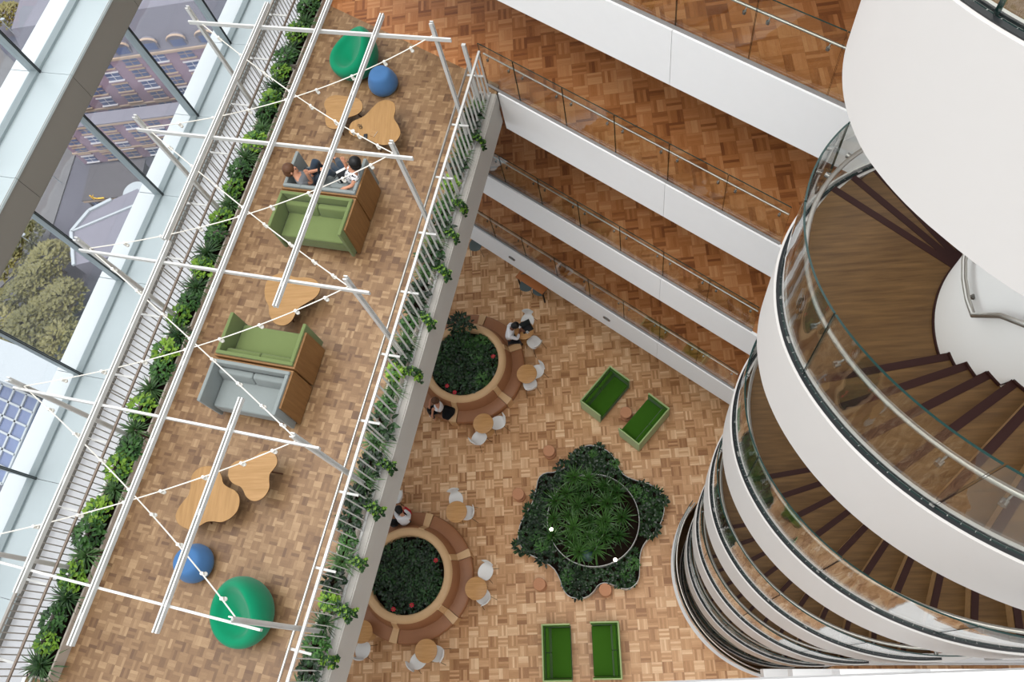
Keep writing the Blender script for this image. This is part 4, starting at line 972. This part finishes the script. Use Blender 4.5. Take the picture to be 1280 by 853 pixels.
person('person in white shirt with dark hair on the lower ring bench beside a red bag', dict(
    pel=g0(505, 653, .55), chest=g0(504.5, 650, .9), neck=g0(502.5, 643, 1.05), head=g0(499.5, 638.5, 1.1),
    Lsh=g0(498, 648, .97), Lel=g0(494.5, 643, .78), Lwr=g0(496, 636, .72), Rsh=g0(511, 649, .97), Rel=g0(511.5, 643, .78), Rwr=g0(505, 637, .72),
    Lhip=g0(501, 650, .53), Lkn=g0(498, 641, .55), Lan=g0(497, 638, .1), Lto=g0(496, 635, .05), Rhip=g0(508, 650, .53), Rkn=g0(506, 641, .55), Ran=g0(505, 637, .1), Rto=g0(504, 634, .05)),
    (-.4, .7, -.6), (M['skin'], M['shirtw'], M['trousers'], M['hairbk'], M['blackcloth']), 'long')
def soft(name, label, cat, px, py, z, d, mat, rz, part, extra):
    t = thing(name, label, cat, g0(px, py, z), rz); mb = MB(); n = 18; rings = []
    for k, (f, h) in enumerate(((.7, 0), (1, .25), (1, .6), (.75, .95), (.1, 1))):
        rings.append([(d[0] * f * cos(2 * PI * i / n) * (1 + .12 * sin(3 * i + k)), d[1] * f * sin(2 * PI * i / n) * (1 + .12 * cos(2 * i + k)), d[2] * h) for i in range(n)])
    mb.loft(rings, True); mb.build(part, mat, t, 180, sub=1); mb = MB(); mb.tube([(-d[0] * .5, 0, d[2] * .9), (-d[0] * .3, 0, d[2] * 1.3), (d[0] * .3, 0, d[2] * 1.3), (d[0] * .5, 0, d[2] * .9)], .012, 6); mb.build(extra, mat, t, 60); return t
soft('jacket', 'black jacket lying on the upper ring bench beside the sitting person', 'jacket', 561.5, 514, .46, (.2, .32, .14), M['blackcloth'], -.3, 'cloth', 'collar')
soft('bag', 'red bag on the lower ring bench in front of the person in the white shirt', 'bag', 508.5, 639, .46, (.2, .09, .22), M['redcloth'], -.5, 'pouch', 'strap')
soft('backpack', 'black backpack on the lower ring bench left of the person in the white shirt', 'bag', 494, 655, .46, (.14, .12, .3), M['blackcloth'], .3, 'pouch', 'strap')
t = thing('laptop', 'dark open laptop on the round table in front of the person in white', 'laptop', g0(659, 411, .735), .45)
mb = MB(); mb.box((0, 0, .008), (.34, .24, .016)); mb.build('base', M['device'], t, bevel=.004); mb = MB(); mb.box((0, 0, 0), (.34, .008, .23)); o = mb.build('lid', M['laptopgrey'], t, bevel=.003); o.location = (0, .13, .115); o.rotation_euler = (-.35, 0, 0)
t = thing('phone', 'dark phone on the round table above the laptop', 'phone', g0(653.5, 405, .735), -.4); mb = MB(); mb.box((0, 0, .006), (.15, .09, .012)); mb.build('casing', M['device'], t, bevel=.004); mb = MB(); mb.box((0, 0, .0125), (.13, .08, .001)); mb.build('screen', M['laptopgrey'], t)
t = thing('cup', 'small white cup on the round table below the laptop', 'cup', g0(659.5, 416.5, .735)); mb = MB(); mb.lathe([(.03, 0), (.042, .08), (.038, .08), (.03, .015), (.001, .012)], (0, 0, 0), 16); mb.build('cup_body', M['whiteplastic'], t, 50); mb = MB(); mb.tube([(.04, 0, .065), (.065, 0, .055), (.06, 0, .025), (.036, 0, .02)], .006, 6); mb.build('handle', M['whiteplastic'], t)
# ================================================================ OUTSIDE, far below the windows
ZG = -75
X = dict(asph=plain('outside_asphalt', '#5b5a63', .9, 0, .2, .1, .3), pave=plain('outside_pavement', '#6b6a6c', .9, 0, .2, .1, .5), brick=plain('outside_pink_brick', '#978290', .9, 0, .2, .12, .8), slate=plain('outside_lilac_slate', '#77757f', .8, 0, .2, .08, .5), trim=plain('outside_cream_trim', '#b09a88', .8), win=plain('outside_window', '#5e6b8c', .3, 0, .5, .2, .4), winf=plain('outside_window_frame', '#d9d4d6', .7), dark=plain('outside_dark_roof', '#4a474b', .8), white=plain('outside_white_roof', '#a3a9ad', .7), tree=leafmat('outside_tree', '#3a3d1a', '#807842'), trunk=plain('outside_trunk', '#54463a', .9), gold=plain('outside_gold', '#e8b830', .5), teal=plain('outside_teal', '#7cc0bd', .8), redp=plain('outside_red', '#b53a55', .8))
mb = MB(); c = at(100, 150, ZG); mb.box((c.x, c.y, ZG - .5), (260, 260, 1)); struct(mb.build('street', X['asph']))
mb = MB(); p = [at(x, y, ZG + .2) for x, y in ((0, 60), (60, 120), (95, 190), (60, 300), (-60, 420), (-120, 200))]; mb.prism([(q.x, q.y) for q in p], ZG, ZG + .2); struct(mb.build('street_square', X['pave']))
def house(name, label, pa, pb, zc, depth, nwin, floors, mans, cols, bay=None):
    a, b_ = at(*pa, zc), at(*pb, zc); d = (b_ - a); w = d.length; d.normalize(); rz = math.atan2(d.y, d.x)
    t = thing(name, label, 'building', (a.x, a.y, ZG), rz); h = zc - ZG     # local x along the facade, -y is outside
    mb = MB(); mb.box((w / 2, depth / 2, h / 2), (w, depth, h)); mb.build('wall', cols[0], t)
    mb = MB(); mb.box((w / 2, -.1, h - .15), (w + .4, .5, .4)); mb.box((w / 2, -.06, h * .33), (w + .2, .3, .3)); mb.build('cornice', X['trim'], t)
    if mans:
        mb = MB(); mb.loft([[(-.2, -.1, h), (w + .2, -.1, h), (w + .2, depth, h), (-.2, depth, h)], [(.8, 2.2, h + mans), (w - .8, 2.2, h + mans), (w - .8, depth - 1, h + mans), (.8, depth - 1, h + mans)]], True); mb.build('mansard_roof', cols[1], t)
    else:
        mb = MB(); mb.box((w / 2, depth / 2, h + .1), (w + .6, depth + .6, .3)); mb.build('flat_roof', cols[1], t)
    fh = h / floors; ww = w / nwin
    for f in range(floors):
        for i in range(nwin):
            x = (i + .5) * ww; zc_ = (f + .55) * fh
            if zc_ < h - 14: continue
            mb = MB(); mb.box((x, -.03, zc_), (ww * .5, .1, fh * .62)); o = mb.build('window', X['win'], t)
            mb = MB(); mb.box((x, -.12, zc_ - fh * .36), (ww * .6, .3, .16)); mb.box((x, -.1, zc_ + fh * .36), (ww * .6, .2, .2)); mb.box((x, -.1, zc_), (.07, .06, fh * .62)); mb.box((x, -.1, zc_), (ww * .5, .06, .07)); mb.build('surround', X['trim'] if (i + f) % 3 else X['winf'], o)
    if mans:
        for i in range(nwin):
            x = (i + .5) * ww; mb = MB(); r = ww * .3
            mb.loft([[(x - r, y, h + .3), (x - r, y, h + 1.6)] + [(x + r * cos(a_), y, h + 1.6 + r * .6 * sin(a_)) for a_ in (2.6, 2.1, 1.57, 1.04, .5)] + [(x + r, y, h + 1.6), (x + r, y, h + .3)] for y in (.05, 2.0)], True); o = mb.build('dormer', cols[1], t)
            mb = MB(); mb.box((x, .03, h + 1.0), (r * 1.5, .06, 1.3)); mb.build('pane', X['win'], o)
            mb = MB(); mb.loft([[(x + (r + .12) * cos(a_), y, h + 1.6 + (r + .12) * .6 * sin(a_) + z_) for y, z_ in ((-.15, 0), (-.15, .16), (.2, .16), (.2, 0))] for a_ in (0, .4, .8, 1.2, 1.57, 1.94, 2.34, 2.74, 3.14)], True); mb.build('arch_trim', X['trim'], o)
    return t
house('town_house', 'pink brick town house with lilac mansard roof and arched dormers, far below the windows', (40, 87), (280, 52), ZG + 15, 12, 7, 6, 6.0, (X['brick'], X['slate']))
house('town_house', 'pink brick house with cream cornice below the mansard house', (60, 163), (258, 138), ZG + 9, 1.8, 7, 4, 0, (X['brick'], X['slate']))
house('shop_building', 'dark roofed low shop building with gold sign, across from the planted terrace', (106, 250), (172, 243), ZG + 5, 6, 4, 1, 0, (X['dark'], X['dark']))
p = [at(x, y, ZG + 6) for x, y in ((90, 290), (112, 264), (140, 250), (172, 236), (186, 250), (150, 318), (93, 332))]; c = sum(p, Vector()) / len(p)
t = thing('flat_roof_hall', 'low lilac grey flat roof hall with white edges, far below the windows', 'building', (c.x, c.y, ZG)); q = [(v.x - c.x, v.y - c.y) for v in p][::-1]
mb = MB(); mb.prism(q, 0, 6); mb.build('wall', X['slate'], t)
mb = MB()
for i in (4, 5, 6): mb.bar((q[i][0], q[i][1], 6.1), (q[(i + 1) % 7][0], q[(i + 1) % 7][1], 6.1), .5, .4)
mb.build('roof_edge', X['white'], t)
mb = MB(); mb.bar((q[6][0], q[6][1], 6.1), (q[2][0], q[2][1], 6.1), .3, .3); mb.build('roof_ridge', X['white'], t)
c = at(168, 240, ZG + 5.5); t = thing('round_canopy', 'round pale canopy beside the low shop building', 'canopy', (c.x, c.y, ZG)); mb = MB(); mb.lathe([(1.9, 5.2), (1.9, 5.5), (.01, 5.9)], (0, 0, 0), 28); mb.build('canopy_top', X['white'], t); mb = MB(); mb.lathe([(.15, 0), (.15, 5.3)], (0, 0, 0), 10); mb.build('pole', X['trunk'], t)
# gold letters of the shop sign: only the first stroke shape and a line are readable
p = at(115, 247, ZG + 6); t = thing('shop_sign', 'small gold letter sign on the low dark shop building', 'sign', (p.x, p.y, ZG + 5.5), 0)
mb = MB(); mb.box((0, 0, .5), (.16, .16, 1.1)); mb.loft([[(.05, -.08, .45), (.05, .08, .45), (.05, .08, .62), (.05, -.08, .62)], [(.55, -.08, .95), (.55, .08, .95), (.55, .08, 1.1), (.55, -.08, 1.1)]]); mb.loft([[(.05, -.08, .5), (.05, .08, .5), (.05, .08, .65), (.05, -.08, .65)], [(.55, -.08, 0), (.55, .08, 0), (.55, .08, .15), (.55, -.08, .15)]]); mb.box((1.2, 0, .1), (1.1, .16, .18)); mb.build('letter', X['gold'], t)
# awning shop
p = at(121, 146, ZG + 4); t = thing('shop_awning', 'teal and white awning with red stripe, at the foot of the pink brick houses', 'awning', (p.x, p.y, ZG + 2.2), 0)
mb = MB(); mb.box((0, 0, .6), (3.4, 2.6, .25)); mb.build('canopy', X['teal'], t); mb = MB(); mb.box((1.2, -1.4, .55), (4.6, .5, .3)); mb.build('white_border', X['white'], t); mb = MB(); mb.box((1.4, -.9, .75), (3.4, .35, .15)); mb.build('red_stripe', X['redp'], t)
for s in (-1, 1): mb = MB(); mb.box((s * 1.5, -1.2, -.8), (.1, .1, 2.7)); mb.build('leg', X['trunk'], t)
def tree():
    t = thing('street_tree', '', 'tree'); f = bush(420, 2.6, 2.4, .9, .5, .4, 0, 2, 2.2); f.build('crown', X['tree'], t); mb = MB(); mb.tube([(0, 0, 0), (.05, 0, 2), (.1, .1, 3.6)], [.18, .14, .08], 8); mb.build('trunk', X['trunk'], t); return t
o = None
for i, (px, py) in enumerate(((12, 330), (34, 300), (52, 352), (22, 372), (62, 392), (40, 412), (8, 402), (78, 426), (84, 378), (75, 405), (48, 430), (66, 330), (12, 20))):
    q = at(px, py, ZG + 3); o = tree() if o is None else dup(o)
    lb = 'yellow green street tree seen through the window, far below beside the flat roof hall' if i < 12 else 'dark street tree seen through the top left window pane'
    place(o, (q.x, q.y, ZG), i * 1.1, lb, 'street trees far below' if i < 12 else None, (1 + .1 * (i % 3),) * 3)
def lampost(px, py, label):
    q = at(px, py, ZG); t = thing('street_lamp', label, 'lamp', q); mb = MB(); mb.tube([(0, 0, 0), (0, 0, 6), (.3, 0, 6.6)], .09, 8); mb.build('pole', X['white'], t); mb = MB(); mb.ball((.5, 0, 6.6), .34, (1.4, .8, .5)); mb.build('lamp_head', X['white'], t)
lampost(62, 320, 'white street lamp by the trees outside'); lampost(33, 58, 'white street lamp outside the top left window pane'); lampost(78, 230, 'white street lamp outside beside the shop building')
# white podium roof with a gridded glass roof, lower left
p = [at(x, y, -30) for x, y in ((-60, 400), (0, 424), (60, 446), (102, 482), (92, 508), (0, 476), (-60, 452))]; c = sum(p, Vector()) / len(p)
t = thing('podium_roof', 'broad pale blue white roof outside the lower left window', 'building', (c.x, c.y, -30)); mb = MB(); mb.prism([(v.x - c.x, v.y - c.y) for v in p][::-1], -2, 0); mb.build('roof', X['white'], t); mb = MB(); mb.prism([((v.x - c.x) * .9, (v.y - c.y) * .9) for v in p][::-1], -45, -2); mb.build('wall', X['pave'], t)
p = [at(x, y, -34) for x, y in ((-40, 462), (50, 500), (4, 606), (-86, 560))]; c = sum(p, Vector()) / 4
t = thing('glass_roof', 'dark gridded glass roof outside the lower left window', 'building', (c.x, c.y, -34)); q = [v - c for v in p]; q = [Vector((v.x, v.y, 0)) for v in q]
mb = MB(); mb.prism([(v.x, v.y) for v in q][::-1], -.6, 0); mb.build('glazing', X['win'], t); mb = MB(); mb.prism([(v.x * .95, v.y * .95) for v in q][::-1], -41, -.6); mb.build('wall', X['pave'], t)
mb = MB()
for i in range(7):
    u = i / 6; mb.bar(q[0].lerp(q[1], u) + Vector((0, 0, .08)), q[3].lerp(q[2], u) + Vector((0, 0, .08)), .18, .15); mb.bar(q[0].lerp(q[3], u) + Vector((0, 0, .08)), q[1].lerp(q[2], u) + Vector((0, 0, .08)), .18, .15)
mb.build('glazing_bars', X['white'], t)
for o in bpy.data.objects:
    if o.name.startswith('street') and o.type == 'MESH' and o.parent is None: o['kind'] = 'structure'
# ================================================================ LIGHT
W = bpy.data.worlds.new('overcast_sky'); S.world = W; W.use_nodes = True
nt = W.node_tree; bg = nt.nodes['Background']; bg.inputs[0].default_value = (.93, .965, 1, 1); bg.inputs[1].default_value = SKY
sd = bpy.data.lights.new('daylight', 'SUN'); so = bpy.data.objects.new('daylight', sd); COL.objects.link(so); sd.energy = SUN; sd.angle = math.radians(60); sd.color = (1, .97, .93)
dv = Vector((.2, .07, -.97)); so.rotation_euler = dv.to_track_quat('-Z', 'Y').to_euler(); so.location = (-20, 5, 40)
S.view_settings.view_transform = 'Standard'; S.view_settings.look = 'None'; S.view_settings.gamma = 1; S.view_settings.use_curve_mapping = False; S.view_settings.exposure = EXPO
cy = S.cycles; cy.max_bounces = 8; cy.diffuse_bounces = 4; cy.glossy_bounces = 4; cy.transparent_max_bounces = 40; cy.transmission_bounces = 4; cy.caustics_reflective = False; cy.caustics_refractive = False; cy.sample_clamp_indirect = 6
